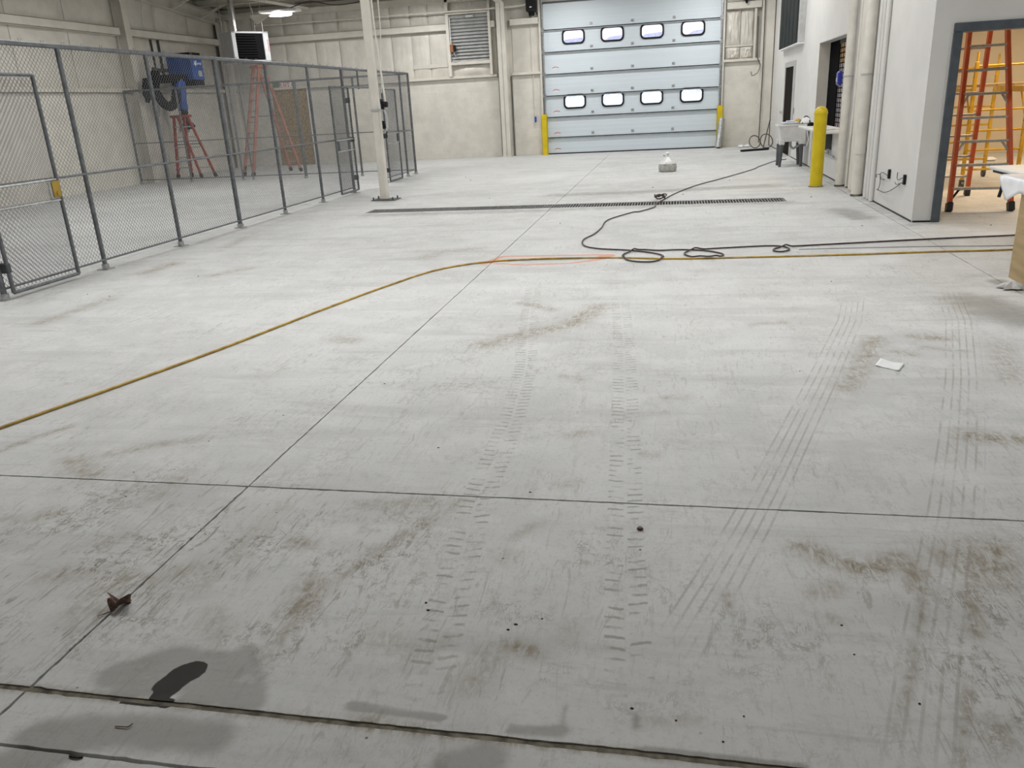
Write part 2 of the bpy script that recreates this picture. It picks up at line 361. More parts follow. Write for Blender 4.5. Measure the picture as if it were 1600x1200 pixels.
# ------------------------------------------------------------------ mesh builder
def wloc(o):
    v = Vector((0, 0, 0))
    while o is not None: v = v+Vector(o.location); o = o.parent
    return v
def tag(o, label=None, cat=None, group=None, kind=None):
    if label: o['label'] = label
    if cat: o['category'] = cat
    if group: o['group'] = group
    if kind: o['kind'] = kind
    return o
def empty(name, loc, label=None, cat=None, group=None, kind=None):
    o = bpy.data.objects.new(name, None); o.location = loc; o.empty_display_size = .1; COL.objects.link(o)
    return tag(o, label, cat, group, kind)
class M:
    def __init__(s): s.v = []; s.f = []
    def add(s, vs, fs):
        k = len(s.v); s.v += [tuple(p) for p in vs]; s.f += [tuple(k+i for i in f) for f in fs]; return s
    def box(s, x0, x1, y0, y1, z0, z1):
        vs = [(x, y, z) for z in (z0, z1) for y in (y0, y1) for x in (x0, x1)]
        return s.add(vs, [(0, 2, 3, 1), (4, 5, 7, 6), (0, 1, 5, 4), (2, 6, 7, 3), (0, 4, 6, 2), (1, 3, 7, 5)])
    def bar(s, a, b, wx, wy, up=(0, 0, 1)):
        """rectangular bar from a to b; wx across, wy along 'up'"""
        a, b = Vector(a), Vector(b); d = (b-a).normalized(); up = Vector(up)
        if abs(d.dot(up)) > .99: up = Vector((0, 1, 0)) if abs(d.y) < .9 else Vector((1, 0, 0))
        r = d.cross(up).normalized(); u = r.cross(d)
        vs = []
        for p in (a, b):
            for sx, sy in ((-1, -1), (1, -1), (1, 1), (-1, 1)): vs.append(p+r*sx*wx/2+u*sy*wy/2)
        return s.add(vs, [(3, 2, 1, 0), (4, 5, 6, 7)]+[(i, (i+1) % 4, 4+(i+1) % 4, 4+i) for i in range(4)])
    def cyl(s, a, b, r0, r1=None, n=12, caps=True):
        a, b = Vector(a), Vector(b); r1 = r0 if r1 is None else r1
        d = (b-a).normalized(); up = Vector((0, 0, 1)) if abs(d.z) < .9 else Vector((1, 0, 0))
        r = d.cross(up).normalized(); u = r.cross(d); vs = []
        for p, q in ((a, r0), (b, r1)):
            for i in range(n):
                t = 2*PI*i/n; vs.append(p+(r*math.cos(t)+u*math.sin(t))*q)
        fs = [(i, (i+1) % n, n+(i+1) % n, n+i) for i in range(n)]
        if caps: fs += [tuple(range(n))[::-1], tuple(range(n, 2*n))]
        return s.add(vs, fs)
    def tube(s, pts, r, n=8, closed=False):
        P = [Vector(p) for p in pts]; k = len(P); rr = r if isinstance(r, (list, tuple)) else [r]*k; vs = []; prev = None
        for i in range(k):
            d = (P[min(i+1, k-1)]-P[max(i-1, 0)]).normalized()
            if prev is None:
                up = Vector((0, 0, 1)) if abs(d.z) < .9 else Vector((1, 0, 0)); x = d.cross(up).normalized()
            else:
                x = prev-d*prev.dot(d); x = x.normalized()
            prev = x; y = d.cross(x)
            for j in range(n):
                t = 2*PI*j/n; vs.append(P[i]+(x*math.cos(t)+y*math.sin(t))*rr[i])
        fs = [(i*n+j, i*n+(j+1) % n, (i+1)*n+(j+1) % n, (i+1)*n+j) for i in range(k-1) for j in range(n)]
        fs += [tuple(range(n))[::-1], tuple(range((k-1)*n, k*n))]
        return s.add(vs, fs)
    def lathe(s, c, prof, n=24, sx=1, sy=1, jit=0):
        vs = []
        for r, z in prof:
            for i in range(n):
                t = 2*PI*i/n; q = r*(1+jit*mnoise.noise((math.cos(t)*2, math.sin(t)*2, z*9+c[0]))); vs.append((c[0]+q*math.cos(t)*sx, c[1]+q*math.sin(t)*sy, c[2]+z))
        k = len(prof)
        fs = [(i*n+j, i*n+(j+1) % n, (i+1)*n+(j+1) % n, (i+1)*n+j) for i in range(k-1) for j in range(n)]
        fs += [tuple(range(n))[::-1], tuple(range((k-1)*n, k*n))]
        return s.add(vs, fs)
    def prism(s, poly, h):
        """poly: 3D points of a planar polygon, extruded by vector h"""
        n = len(poly); h = Vector(h); vs = [Vector(p) for p in poly]+[Vector(p)+h for p in poly]
        return s.add(vs, [tuple(range(n))[::-1], tuple(range(n, 2*n))]+[(i, (i+1) % n, n+(i+1) % n, n+i) for i in range(n)])
    def grid(s, fn, nu, nv):
        vs = [fn(i/nu, j/nv) for j in range(nv+1) for i in range(nu+1)]
        return s.add(vs, [(j*(nu+1)+i, j*(nu+1)+i+1, (j+1)*(nu+1)+i+1, (j+1)*(nu+1)+i) for j in range(nv) for i in range(nu)])
    def build(s, name, mat, parent=None, loc=None, bevel=0, smooth=None, label=None, cat=None, group=None, kind=None, local=False):
        me = bpy.data.meshes.new(name)
        base = wloc(parent) if parent else Vector(loc if loc else (0, 0, 0))
        if local: base = Vector((0, 0, 0))
        me.from_pydata([(a[0]-base.x, a[1]-base.y, a[2]-base.z) for a in s.v], [], s.f)
        bm = bmesh.new(); bm.from_mesh(me)
        bmesh.ops.recalc_face_normals(bm, faces=bm.faces)
        if bevel:
            es = [e for e in bm.edges if len(e.link_faces) == 2 and e.calc_face_angle(0) > .6]
            bmesh.ops.bevel(bm, geom=es, offset=bevel, segments=1, affect='EDGES', profile=.5)
        bm.to_mesh(me); bm.free()
        me.materials.append(MATS[mat] if isinstance(mat, str) else mat)
        if smooth is not None:
            me.shade_smooth(); me.set_sharp_from_angle(angle=math.radians(smooth))
        o = bpy.data.objects.new(name, me); COL.objects.link(o)
        if parent: o.parent = parent
        else: o.location = base
        return tag(o, label, cat, group, kind)
def inst(o, parent, loc, name=None):
    """copy sharing mesh data; loc relative to parent"""
    c = o.copy(); COL.objects.link(c); c.parent = parent; c.location = loc; return c
def spline(pts, step=.05):
    P = np.array([(p[0], p[1], p[2] if len(p) > 2 else 0.0) for p in pts], float); out = []
    Q = np.vstack([2*P[0]-P[1], P, 2*P[-1]-P[-2]])
    for i in range(1, len(Q)-2):
        p0, p1, p2, p3 = Q[i-1], Q[i], Q[i+1], Q[i+2]; n = max(2, int(np.linalg.norm(p2-p1)/step))
        for k in range(n):
            t = k/n; out.append(.5*((2*p1)+(-p0+p2)*t+(2*p0-5*p1+4*p2-p3)*t*t+(-p0+3*p1-3*p2+p3)*t**3))
    out.append(P[-1]); return [tuple(map(float, q)) for q in out]
def wallgrid(m, axis, a0, a1, u0, u1, z0, z1, holes):
    """wall slab between a0..a1 on 'axis', spanning u0..u1 and z0..z1, with rectangular holes (u0,u1,z0,z1)"""
    us = sorted({u0, u1, *[h[0] for h in holes], *[h[1] for h in holes]}); zs = sorted({z0, z1, *[h[2] for h in holes], *[h[3] for h in holes]})
    us = [u for u in us if u0 <= u <= u1]; zs = [z for z in zs if z0 <= z <= z1]
    for i in range(len(us)-1):
        for j in range(len(zs)-1):
            cu, cz = (us[i]+us[i+1])/2, (zs[j]+zs[j+1])/2
            if any(h[0] < cu < h[1] and h[2] < cz < h[3] for h in holes): continue
            if axis == 'x': m.box(a0, a1, us[i], us[i+1], zs[j], zs[j+1])
            else: m.box(us[i], us[i+1], a0, a1, zs[j], zs[j+1])
    return m
def rr_pts(cx, cz, w, h, r, k=5):
    out = []
    for sx, sz, a0 in ((1, 1, 0), (-1, 1, 90), (-1, -1, 180), (1, -1, 270)):
        for i in range(k+1):
            a = math.radians(a0+90*i/k); out.append((cx+sx*(w/2-r)+r*math.cos(a), cz+sz*(h/2-r)+r*math.sin(a)))
    return out
# ------------------------------------------------------------------ floor slabs
def seg_d(x, y, pts):
    """distance to polyline, and arc length / signed offset at the nearest place"""
    best = np.full(x.shape, 1e9); U = np.zeros_like(x); V = np.zeros_like(x); acc = 0.0
    for (ax, ay), (bx, by) in zip(pts[:-1], pts[1:]):
        dx, dy = bx-ax, by-ay; L = math.hypot(dx, dy) or 1e-6
        tt = np.clip(((x-ax)*dx+(y-ay)*dy)/L/L, 0, 1); ex, ey = x-(ax+tt*dx), y-(ay+tt*dy); d = np.hypot(ex, ey)
        m = d < best; best = np.where(m, d, best); U = np.where(m, acc+tt*L, U); V = np.where(m, (dx*ey-dy*ex)/L, V); acc += L
    return best, U, V, acc
def chan(x, y, L):
    out = np.zeros_like(x)
    for pts, w_, s_ in L:
        xs = [p[0] for p in pts]; ys = [p[1] for p in pts]
        sel = (x > min(xs)-3*w_) & (x < max(xs)+3*w_) & (y > min(ys)-3*w_) & (y < max(ys)+3*w_)
        if not sel.any(): continue
        d = seg_d(x[sel], y[sel], pts)[0]; out[sel] = np.maximum(out[sel], s_*np.exp(-(d/w_)**2))
    return out
def track(x, y, LL, hw):
    U = np.zeros_like(x); V = np.full_like(x, 9.0); Mk = np.zeros_like(x)
    for pts in LL:
        d, u, v, tot = seg_d(x, y, pts); m = d < np.minimum(hw*2.2, 9)
        m &= (d < np.abs(V)*hw)
        fade = np.clip(np.minimum(u, tot-u)/.35, 0, 1)
        U = np.where(m, u, U); V = np.where(m, v/hw, V); Mk = np.where(m, fade, Mk)
    return U, V, Mk
JX = [-14.75, -6.86, -1.9, 2.67, 12.5]; JY = [-4.0, 1.42, 1.63, 2.98, 26.25]
floor = M().box(-14.9, 12.6, -4.1, 26.5, -.20, -.035).build('floor', 'joint_dirt', kind='structure')
def axis_steps(a, b, fn):
    v = [a]
    while v[-1] < b:
        v.append(v[-1]+fn(v[-1]))
    v = np.array(v); return a+(v-a)*(b-a)/(v[-1]-a)
def slab(x0, x1, y0, y1, gx, gy):
    xa, xb, ya, yb = x0+gx[0], x1-gx[1], y0+gy[0], y1-gy[1]
    detail = (xa > -7 and xb < 3)
    xs = axis_steps(xa, xb, (lambda q: .028) if detail else (lambda q: .09))
    ys = axis_steps(ya, yb, (lambda q: max(.022, .007*q)) if yb > 1.5 else (lambda q: .06))
    X, Y = np.meshgrid(xs, ys); Z = np.zeros_like(X)
    n0, n1 = X.shape
    # worn, slightly chipped arrises
    j = lambda n, s: (rng.normal(0, s, n)+np.convolve(rng.normal(0, s*1.5, n+8), np.ones(9)/3, 'valid')[:n])
    X[:, 0] += np.abs(j(n0, .0012)); X[:, -1] -= np.abs(j(n0, .0012)); Y[0, :] += np.abs(j(n1, .0012)); Y[-1, :] -= np.abs(j(n1, .0012))
    top = np.stack([X, Y, Z], -1).reshape(-1, 3)
    idx = np.arange(n0*n1).reshape(n0, n1)
    fs = np.stack([idx[:-1, :-1], idx[:-1, 1:], idx[1:, 1:], idx[1:, :-1]], -1).reshape(-1, 4).tolist()
    ring = np.concatenate([idx[0, :], idx[1:, -1], idx[-1, -2::-1], idx[-2:0:-1, 0]])
    low = top[ring].copy(); low[:, 2] = -.035; k = len(top); n = len(ring)
    for i in range(n): fs.append((int(ring[i]), k+i, k+(i+1) % n, int(ring[(i+1) % n])))
    vs = np.vstack([top, low])
    me = bpy.data.meshes.new('concrete_slab'); me.from_pydata(vs.tolist(), [], fs); me.materials.append(MATS['concrete'])
    x, y = vs[:, 0].copy(), vs[:, 1].copy()
    dat = np.stack([chan(x, y, TAN), chan(x, y, DAMP_SHADE), chan(x, y, STREAK), chan(x, y, WET)], -1).astype('f')
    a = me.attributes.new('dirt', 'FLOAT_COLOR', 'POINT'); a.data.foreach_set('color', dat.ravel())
    a = me.attributes.new('treads', 'FLOAT_VECTOR', 'POINT'); a.data.foreach_set('vector', np.stack(track(x, y, TREAD, .075), -1).astype('f').ravel())
    a = me.attributes.new('lines', 'FLOAT_VECTOR', 'POINT'); a.data.foreach_set('vector', np.stack(track(x, y, LINES, .105), -1).astype('f').ravel())
    a = me.attributes.new('orange', 'FLOAT', 'POINT'); a.data.foreach_set('value', chan(x, y, ORANGE).astype('f'))
    o = bpy.data.objects.new('concrete_slab', me); COL.objects.link(o); o.parent = floor
    return o
gxs = {-1.9: .0030, 2.67: .003, -6.86: .004}; gys = {1.42: .005, 1.63: .009, 2.98: .0036}
TRENCH = (-5.05, 1.68, 12.70, 13.16)
for i in range(4):
    for k in range(4):
        rows = [(JY[k], JY[k+1])]
        g = (gxs.get(JX[i], 0), gxs.get(JX[i+1], 0))
        if k == 3 and i in (1, 2):     # leave the drain trench open
            lo, hi = (TRENCH[0], -1.9) if i == 1 else (-1.9, TRENCH[1])
            slab(JX[i], JX[i+1], 2.98, TRENCH[2], g, (gys[2.98], 0))
            slab(JX[i], JX[i+1], TRENCH[3], JY[4], g, (0, 0))
            if i == 1: slab(JX[i], lo, TRENCH[2], TRENCH[3], (g[0], 0), (0, 0))
            else: slab(hi, JX[i+1], TRENCH[2], TRENCH[3], (0, g[1]), (0, 0))
        else:
            slab(JX[i], JX[i+1], JY[k], JY[k+1], g, (gys.get(JY[k], 0), gys.get(JY[k+1], 0)))
# packed dirt in the wide entrance joint
M().box(-6, 6, 1.612, 1.650, -.03, -.0035).build('joint_filler', 'joint_tan', floor)

# ------------------------------------------------------------------ back wall
YB = 26.2
def roof_z(y): return 4.77+.0877*(YB-y)
wall_back = wallgrid(M(), 'y', YB+.02, YB+.25, -14.9, 3.0, 0, 4.95, [(-3.93, 1.27, 0, 4.42)]).build('wall_back', 'cream_paint', kind='structure')
blk = M().box(-.196, .196, -.06, .0, -.0965, .0965).build('block', 'cream_block', wall_back, bevel=.006)
first = True
def put_block(x, z, w):
    global first, blk
    if abs(w-.392) < 1e-3:
        if first: blk.location = (x, YB, z); first = False
        else: inst(blk, wall_back, (x, YB, z))
    else:
        M().box(x-w/2, x+w/2, YB-.06, YB, z-.0965, z+.0965).build('block', 'cream_block', wall_back, bevel=.006)
def block_run(x0, x1):
    for c in range(12):
        z = .10+c*.2005; x = x0-(.2 if c % 2 else 0)
        while x < x1-.03:
            a, b = max(x, x0), min(x+.4, x1)
            if b-a > .05: put_block((a+b)/2, z, b-a-.008)
            x += .4
block_run(-8.45, -5.45); block_run(-5.0, -4.02); block_run(1.40, 2.48)
for a, b in ((-8.45, -5.45), (-5.0, -4.02), (1.40, 2.48)): M().box(a, b, YB-.0575, YB+.02, 0, 2.41).build('mortar', 'cream_block', wall_back)
far_blocks = M().box(-14.75, -8.46, YB-.0575, YB+.02, 0, 2.41)
for c in range(12):
    z = .10+c*.2005; x = -14.75-(.2 if c % 2 else 0)
    while x < -8.46:
        a, b = max(x, -14.75), min(x+.4, -8.455); far_blocks.box(a+.004, b-.004, YB-.06, YB, z-.0965, z+.0965); x += .4
far_blocks.build('block_field', 'cream_block', wall_back, kind='stuff')
def ledge(x0, x1): M().box(x0, x1, YB-.17, YB+.02, 2.415, 2.49).build('ledge', 'cream_paint', wall_back, bevel=.008)
ledge(-14.75, -5.47); ledge(-4.98, -4.05); ledge(1.36, 2.48)
def girt(x0, x1, z=3.93, wall=wall_back):
    m = M(); m.box(x0, x1, YB-.20, YB+.02, z+.085, z+.10); m.box(x0, x1, YB-.20, YB-.185, z-.10, z+.10); m.box(x0, x1, YB-.20, YB+.02, z-.10, z-.085)
    m.build('girt', 'cream_paint', wall, bevel=.004)
girt(-14.5, -6.98); girt(-5.62, -5.45); girt(-4.98, -4.1); girt(1.45, 2.42)
def vinyl_panel(x0, x1, z0, z1, d=.05, seed=0, wrinkle=.0, ny=8):
    def fn(u, v):
        e = (1-abs(2*u-1)**4)*(1-abs(2*v-1)**6)
        w_ = wrinkle*mnoise.noise((u*5+seed, v*3, seed*1.7))+wrinkle*.7*mnoise.noise((u*13+seed, v*4, 2.2)) if wrinkle else 0
        return (x0+(x1-x0)*u, YB-.004-d*e-w_*e, z0+(z1-z0)*v)
    M().grid(fn, 10 if not wrinkle else 20, ny if not wrinkle else 16).build('insulation_panel', 'vinyl', wall_back, smooth=60)
seams = [-14.7, -13.6, -12.5, -11.45, -10.62, -9.66, -8.86, -8.20, -7.62, -6.98]
for i in range(len(seams)-1):
    vinyl_panel(seams[i]+.006, seams[i+1]-.006, 2.49, 3.84, .045, i, .012)
    vinyl_panel(seams[i]+.006, seams[i+1]-.006, 4.02, 4.80, .06, i+20, .012)
vinyl_panel(-5.62, -5.46, 2.49, 4.75, .02, 3)
vinyl_panel(-4.96, -4.08, 2.49, 3.84, .012, 31); vinyl_panel(-4.96, -4.08, 4.02, 4.8, .03, 33)
vinyl_panel(1.44, 1.86, 2.85, 3.84, .10, 40, .07); vinyl_panel(1.87, 2.22, 2.85, 3.84, .07, 43, .05)
vinyl_panel(1.44, 1.86, 2.49, 2.83, .12, 46, .06); vinyl_panel(1.87, 2.22, 2.49, 2.83, .09, 49, .05)
vinyl_panel(1.44, 2.42, 4.02, 4.8, .06, 52, .03)
M().box(1.44, 2.22, YB-.06, YB, 2.83, 2.87).build('strap', 'vinyl', wall_back)
M().box(2.24, 2.30, YB-.16, YB+.02, 2.49, 4.9).build('stud', 'cream_paint', wall_back, bevel=.004)
M().box(1.36, 1.42, YB-.16, YB+.02, 0, 4.9).build('door_jamb', 'cream_paint', wall_back, bevel=.004)
M().box(-4.10, -4.03, YB-.16, YB+.02, 0, 4.9).build('door_jamb', 'cream_paint', wall_back, bevel=.004)
M().box(-14.7, 2.5, YB-.22, YB, 4.62, 4.80).build('eave_strut', 'cream_paint', wall_back, bevel=.006)
M().box(2.44, 2.80, YB-.22, YB, 0, 4.9).build('corner_post', 'cream_paint', wall_back, bevel=.01)
# ledge strap detail on the insulation, left of the louver
M().box(-8.2, -7.05, YB-.07, YB, 2.78, 2.90).build('strap', 'vinyl', wall_back, bevel=.01)
# ------------------------------------------------------------------ left wall
XL = -14.75
wall_left = M().box(XL-.25, XL-.02, -4, YB+.2, 0, 7.4).build('wall_left', 'cream_paint', kind='structure')
lb = M().box(XL-.03, XL+.0275, 3, YB, 0, 2.41)
for c in range(12):
    z = .10+c*.2005; y = 3-(.2 if c % 2 else 0)
    while y < YB:
        a, b = max(y, 3), min(y+.4, YB); lb.box(XL-.03, XL+.03, a+.004, b-.004, z-.0965, z+.0965); y += .4
lb.build('block_field', 'cream_block', wall_left, kind='stuff')
M().box(XL-.02, XL+.15, 3, YB-.2, 2.42, 2.52).build('ledge', 'cream_paint', wall_left, bevel=.008)
def lgirt(y0, y1, z):
    m = M(); m.box(XL-.02, XL+.20, y0, y1, z+.085, z+.10); m.box(XL+.185, XL+.20, y0, y1, z-.10, z+.10); m.box(XL-.02, XL+.20, y0, y1, z-.10, z-.085)
    m.build('girt', 'cream_paint', wall_left, bevel=.004)
lgirt(6, 20.7, 3.95); lgirt(21.1, 25.9, 3.95); lgirt(6, 20.7, 5.3)
def lpanel(y0, y1, z0, z1, d, seed):
    def fn(u, v):
        e = (1-abs(2*u-1)**4)*(1-abs(2*v-1)**6)
        return (XL+.004+(d+.02*mnoise.noise((u*5+seed, v*3, seed)))*e, y0+(y1-y0)*u, z0+(z1-z0)*v)
    M().grid(fn, 12, 8).build('insulation_panel', 'vinyl', wall_left, smooth=60)
ys = [13.3, 15.2, 17.0, 18.9, 20.72, 21.08, 22.6, 24.3, 25.95]
for i in range(len(ys)-1):
    if ys[i] == 20.72: continue
    lpanel(ys[i]+.006, ys[i+1]-.006, 2.52, 3.86, .04, i); lpanel(ys[i]+.006, ys[i+1]-.006, 4.04, 5.22, .05, i+9)
# ------------------------------------------------------------------ roof
ceiling = M().prism([(-15, YB+.3, roof_z(YB+.3)+.2), (-15, -4.2, roof_z(-4.2)+.2), (-15, -4.2, roof_z(-4.2)+.3), (-15, YB+.3, roof_z(YB+.3)+.3)], (28, 0, 0)).build('ceiling', 'roof_dark', kind='structure')
for k in range(19):
    y = YB-1.45-k*1.5; z = roof_z(y)
    m = M(); m.box(-14.9, 12.4, y, y+.015, z, z+.2); m.box(-14.9, 12.4, y, y+.07, z+.185, z+.2); m.box(-14.9, 12.4, y-.07, y, z, z+.015)
    m.build('purlin', 'cream_paint', ceiling)
def rafter(x, name='rafter', fl=.22):
    m = M()
    for dz, h, wd in ((-.33, .02, fl), (-.31, .29, .02), (-.02, .02, fl)):
        m.prism([(x-wd/2, YB-.2, roof_z(YB-.2)+dz), (x-wd/2, -4, roof_z(-4)+dz), (x-wd/2, -4, roof_z(-4)+dz+h), (x-wd/2, YB-.2, roof_z(YB-.2)+dz+h)], (wd, 0, 0))
    m.build(name, 'cream_paint', ceiling)
rafter(-14.58); rafter(-5.22); rafter(4.2)
def brace(a, b): M().bar(a, b, .06, .06).build('flange_brace', 'cream_paint', ceiling)
for y in (24.75, 23.25):
    brace((-14.5, y, roof_z(y)-.30), (-13.6, y, roof_z(y)+.05)); brace((-5.15, y, roof_z(y)-.3), (-4.5, y, roof_z(y)+.05)); brace((-5.3, y, roof_z(y)-.3), (-5.95, y, roof_z(y)+.05))
M().bar((-12.9, 22.4, 4.98), (-11.3, 25.6, 4.72), .07, .07).build('wind_brace', 'cream_paint', ceiling)
# enclosing walls out of view
M().box(-15, 12.6, -4.2, -4, 0, 7.5).build('wall_front', 'cream_paint', kind='structure')
M().box(12.5, 12.7, -4, YB+.2, 0, 7.5).build('wall_east', 'drywall', kind='structure')
# ------------------------------------------------------------------ right wall
XR = 2.82
DOOR2 = (21.2, 23.2, -.01, 2.22); SERV = (15.2, 18.0, .86, 2.42)
wall_right = wallgrid(M(), 'x', XR, XR+.20, 10.58, YB+.2, 0, 7.2, [DOOR2, SERV]).build('wall_right', 'drywall', kind='structure')
M().box(XR-.004, XR, 10.39, YB, .0, .022).build('base_gap', 'rubber', wall_right)
wall_entry = wallgrid(M(), 'y', 10.38, 10.58, XR, 12.5, 0, 7.2, [(3.05, 6.2, -.01, 2.14)]).build('wall_side', 'drywall', kind='structure')
M().box(XR+.01, 3.03, 10.374, 10.38, .0, .02).build('base_gap', 'rubber', wall_entry)
trim = M()
trim.box(3.03, 3.125, 10.35, 10.61, 0, 2.09).box(3.03, 6.22, 10.35, 10.61, 2.09, 2.185).box(6.12, 6.22, 10.35, 10.61, 0, 2.09)
trim.build('trim_1', 'grey_frame', bevel=.008, kind='structure')
# side room
M().box(3.02, 12.5, 20.4, 20.6, 0, 3.4).build('wall_side_room', 'tan_wall', kind='structure')
M().box(3.0, 12.5, 10.5, 20.6, 3.2, 3.3).build('ceiling_side_room', 'drywall', kind='structure')
M().box(3.02, 4.4, 20.6, 20.7, 0, 3.2).box(4.4, 4.5, 20.6, YB, 0, 3.2).box(3.0, 4.5, 20.6, YB, 3.2, 3.3).build('wall_closet', 'brown_leaf_door', kind='structure')
# personnel door
d2 = empty('door_2', (XR, 22.2, 0), kind='structure')
M().box(XR-.012, XR+.14, DOOR2[0], DOOR2[0]+.34, 0, 2.10).build('door_frame', 'louver_grey', d2, bevel=.004)
M().box(XR-.012, XR+.14, DOOR2[0], DOOR2[1], 2.10, 2.22).build('door_head', 'louver_grey', d2, bevel=.004)
M().box(XR+.02, XR+.065, DOOR2[0]+.34, DOOR2[1], 0.01, 2.10).build('door_leaf', 'brown_leaf_door', d2, bevel=.004)
M().box(XR-.03, XR-.012, DOOR2[0]-.12, DOOR2[0]+.0, 1.02, 1.16).build('light_switch_plate', 'louver_grey', d2, bevel=.004)
M().cyl((XR-.02, DOOR2[1]+.10, 1.02), (XR-.07, DOOR2[1]+.10, 1.02), .05, .045, 10).build('door_stop', 'cream_paint', d2, smooth=40)
# ------------------------------------------------------------------ overhead door
door = empty('door_1', (-1.33, 26.1, 0), label='white sectional overhead door with two rows of small windows', kind='structure')
DX0, DX1, DY = -3.95, 1.29, 26.08
ZS = [.03, .502, 1.114, 1.745, 2.372, 3.003, 3.633, 4.38]
WX = [-3.045, -1.87, -.69, .50]
def section(i):
    z0, z1 = ZS[i]+.002, ZS[i+1]-.002; m = M()
    wz = 3.415 if i == 5 else (1.56 if i == 2 else None)
    if i == 2: wz = 1.56-.0
    if wz is None:
        m.box(DX0, DX1, DY, DY+.05, z0, z1)
    else:
        edges = [DX0]+[(WX[k]+WX[k+1])/2 for k in range(3)]+[DX1]
        for k in range(4):
            a, b = edges[k], edges[k+1]; ring = rr_pts(WX[k], wz, .66, .39, .12)
            oc = [(b, z1), (a, z1), (a, z0), (b, z0)]
            for y in (DY, DY+.05):
                vs = [(p[0], y, p[1]) for p in ring]+[(p[0], y, p[1]) for p in oc]; fs = []; n = 6
                for c in range(4):
                    for j in range(5): fs.append((24+c, c*6+j, c*6+j+1))
                    fs.append((24+c, c*6+5, ((c+1) % 4)*6, 24+(c+1) % 4))
                m.add(vs, fs)
            N = len(ring); m.add([(p[0], DY, p[1]) for p in ring]+[(p[0], DY+.05, p[1]) for p in ring], [(j, (j+1) % N, N+(j+1) % N, N+j) for j in range(N)])
        m.add([(DX0, DY, z0), (DX1, DY, z0), (DX1, DY+.05, z0), (DX0, DY+.05, z0), (DX0, DY, z1), (DX1, DY, z1), (DX1, DY+.05, z1), (DX0, DY+.05, z1)], [(0, 1, 2, 3), (4, 5, 6, 7), (0, 3, 7, 4), (1, 2, 6, 5)])
    s = m.build('door_section', 'door_panel', door)
    if wz is not None:
        for k in range(4):
            o_, i_ = rr_pts(WX[k], wz, .70, .43, .135), rr_pts(WX[k], wz, .60, .33, .10); N = len(o_); f = M()
            vs = [(p[0], DY+.006, p[1]) for p in o_]+[(p[0], DY-.03, p[1]) for p in o_]+[(p[0], DY-.03, p[1]) for p in i_]+[(p[0], DY+.03, p[1]) for p in i_]
            f.add(vs, [(r*N+j, r*N+(j+1) % N, (r+1)*N+(j+1) % N, (r+1)*N+j) for r in range(3) for j in range(N)])
            f.build('window_frame', 'black_plastic', s, smooth=50)
            pts = rr_pts(WX[k], wz, .66, .39, .12)
            M().prism([(p[0], DY+.012, p[1]) for p in pts], (0, .008, 0)).build('window_pane', 'pane_clear' if i == 5 else 'pane_frosted', s)
    return s
secs = [section(i) for i in range(7)]
for z in ZS[1:7]:
    m = M(); m.box(DX0-.03, DX1+.03, DY-.055, DY, z-.012, z+.02); m.box(DX0-.03, DX1+.03, DY-.055, DY-.043, z-.03, z+.02)
    m.build('seam_strut', 'door_strut', door, bevel=.004)
M().box(DX0, DX1, DY-.02, DY+.06, 0, .035).build('bottom_seal', 'rubber', door)
M().box(DX0-.05, DX1+.05, DY-.06, DY+.06, 4.375, 4.42).build('top_seal', 'dark_grey', door)
hinge = M().box(-.042, .042, -.022, 0, -.032, .032).box(-.02, .02, -.035, -.022, -.022, .022).build('hinge', 'galv', door, bevel=.006, local=True)
k = 0
for i in range(6):
    for x in (-2.5, -1.27, -.05):
        p = Vector((x, DY, ZS[i+1]+.115))-wloc(door)
        if k == 0: hinge.location = p
        else: inst(hinge, door, p)
        k += 1
red = None
for i in range(5):
    z = [.14, .62, 1.27, 1.90, 2.55][i]; P = [(-3.72+.04*q, DY-.004, z+.022*math.sin(q*.9)+.008*q) for q in range(6)]
    m = M()
    for a, b in zip(P[:-1], P[1:]): m.bar(a, b, .006, .014)
    m.build('warning_label', 'red_print', door)
    M().box(-3.70, -3.55, DY-.003, DY, z-.03, z-.005).build('label_patch', 'white_print', door)
for s, x in ((-1, DX0-.03), (1, DX1+.03)):
    m = M(); m.box(x-.02, x+.02, DY-.10, DY-.085, .5, 4.6); m.box(x+s*.0-.004, x+s*.0+.004, DY-.10, DY, .02, 4.6); m.box(x+s*.05-.03, x+s*.05+.03, DY+.02, DY+.06, .02, 4.6)
    m.build('door_track', 'galv', door)
    M().box(x+s*.06-.05, x+s*.06+.05, DY-.02, DY+.04, .02, 4.6).build('angle_mount', 'dark_grey', door)
    for z in ZS[1:7]: M().cyl((x-s*.06, DY-.05, z+.03), (x+s*.02, DY-.05, z+.03), .024, n=8).box(x-.05, x+.05, DY-.07, DY-.05, z-.03, z+.07).build('roller_bracket', 'galv', door, smooth=40)
# yellow guards over the track feet
def guard(x, label):
    g = empty('track_guard', (x, 25.95, 0), label, 'track guard', 'yellow guards at the door tracks')
    m = M(); m.box(x-.085, x+.085, 25.86, 25.88, 0, 1.22); m.box(x-.085, x-.068, 25.86, 26.04, 0, 1.22); m.box(x+.068, x+.085, 25.86, 26.04, 0, 1.22)
    m.build('guard_channel', 'safety_yellow', g, bevel=.008)
    M().box(x-.10, x+.10, 25.84, 26.05, 0, .018).build('base_plate', 'safety_yellow', g, bevel=.003)
guard(-4.0, 'yellow steel track guard left of the overhead door'); guard(1.34, 'yellow steel track guard behind the leaning grey tube')
m = M().tube([(1.30, 25.55, .03), (1.40, 25.83, .84)], .085, 16); lt = m.build('sheet_metal_tube', 'galv', loc=(1.30, 25.55, 0), smooth=40, label='short galvanized metal tube leaning at the right door track', cat='tube')
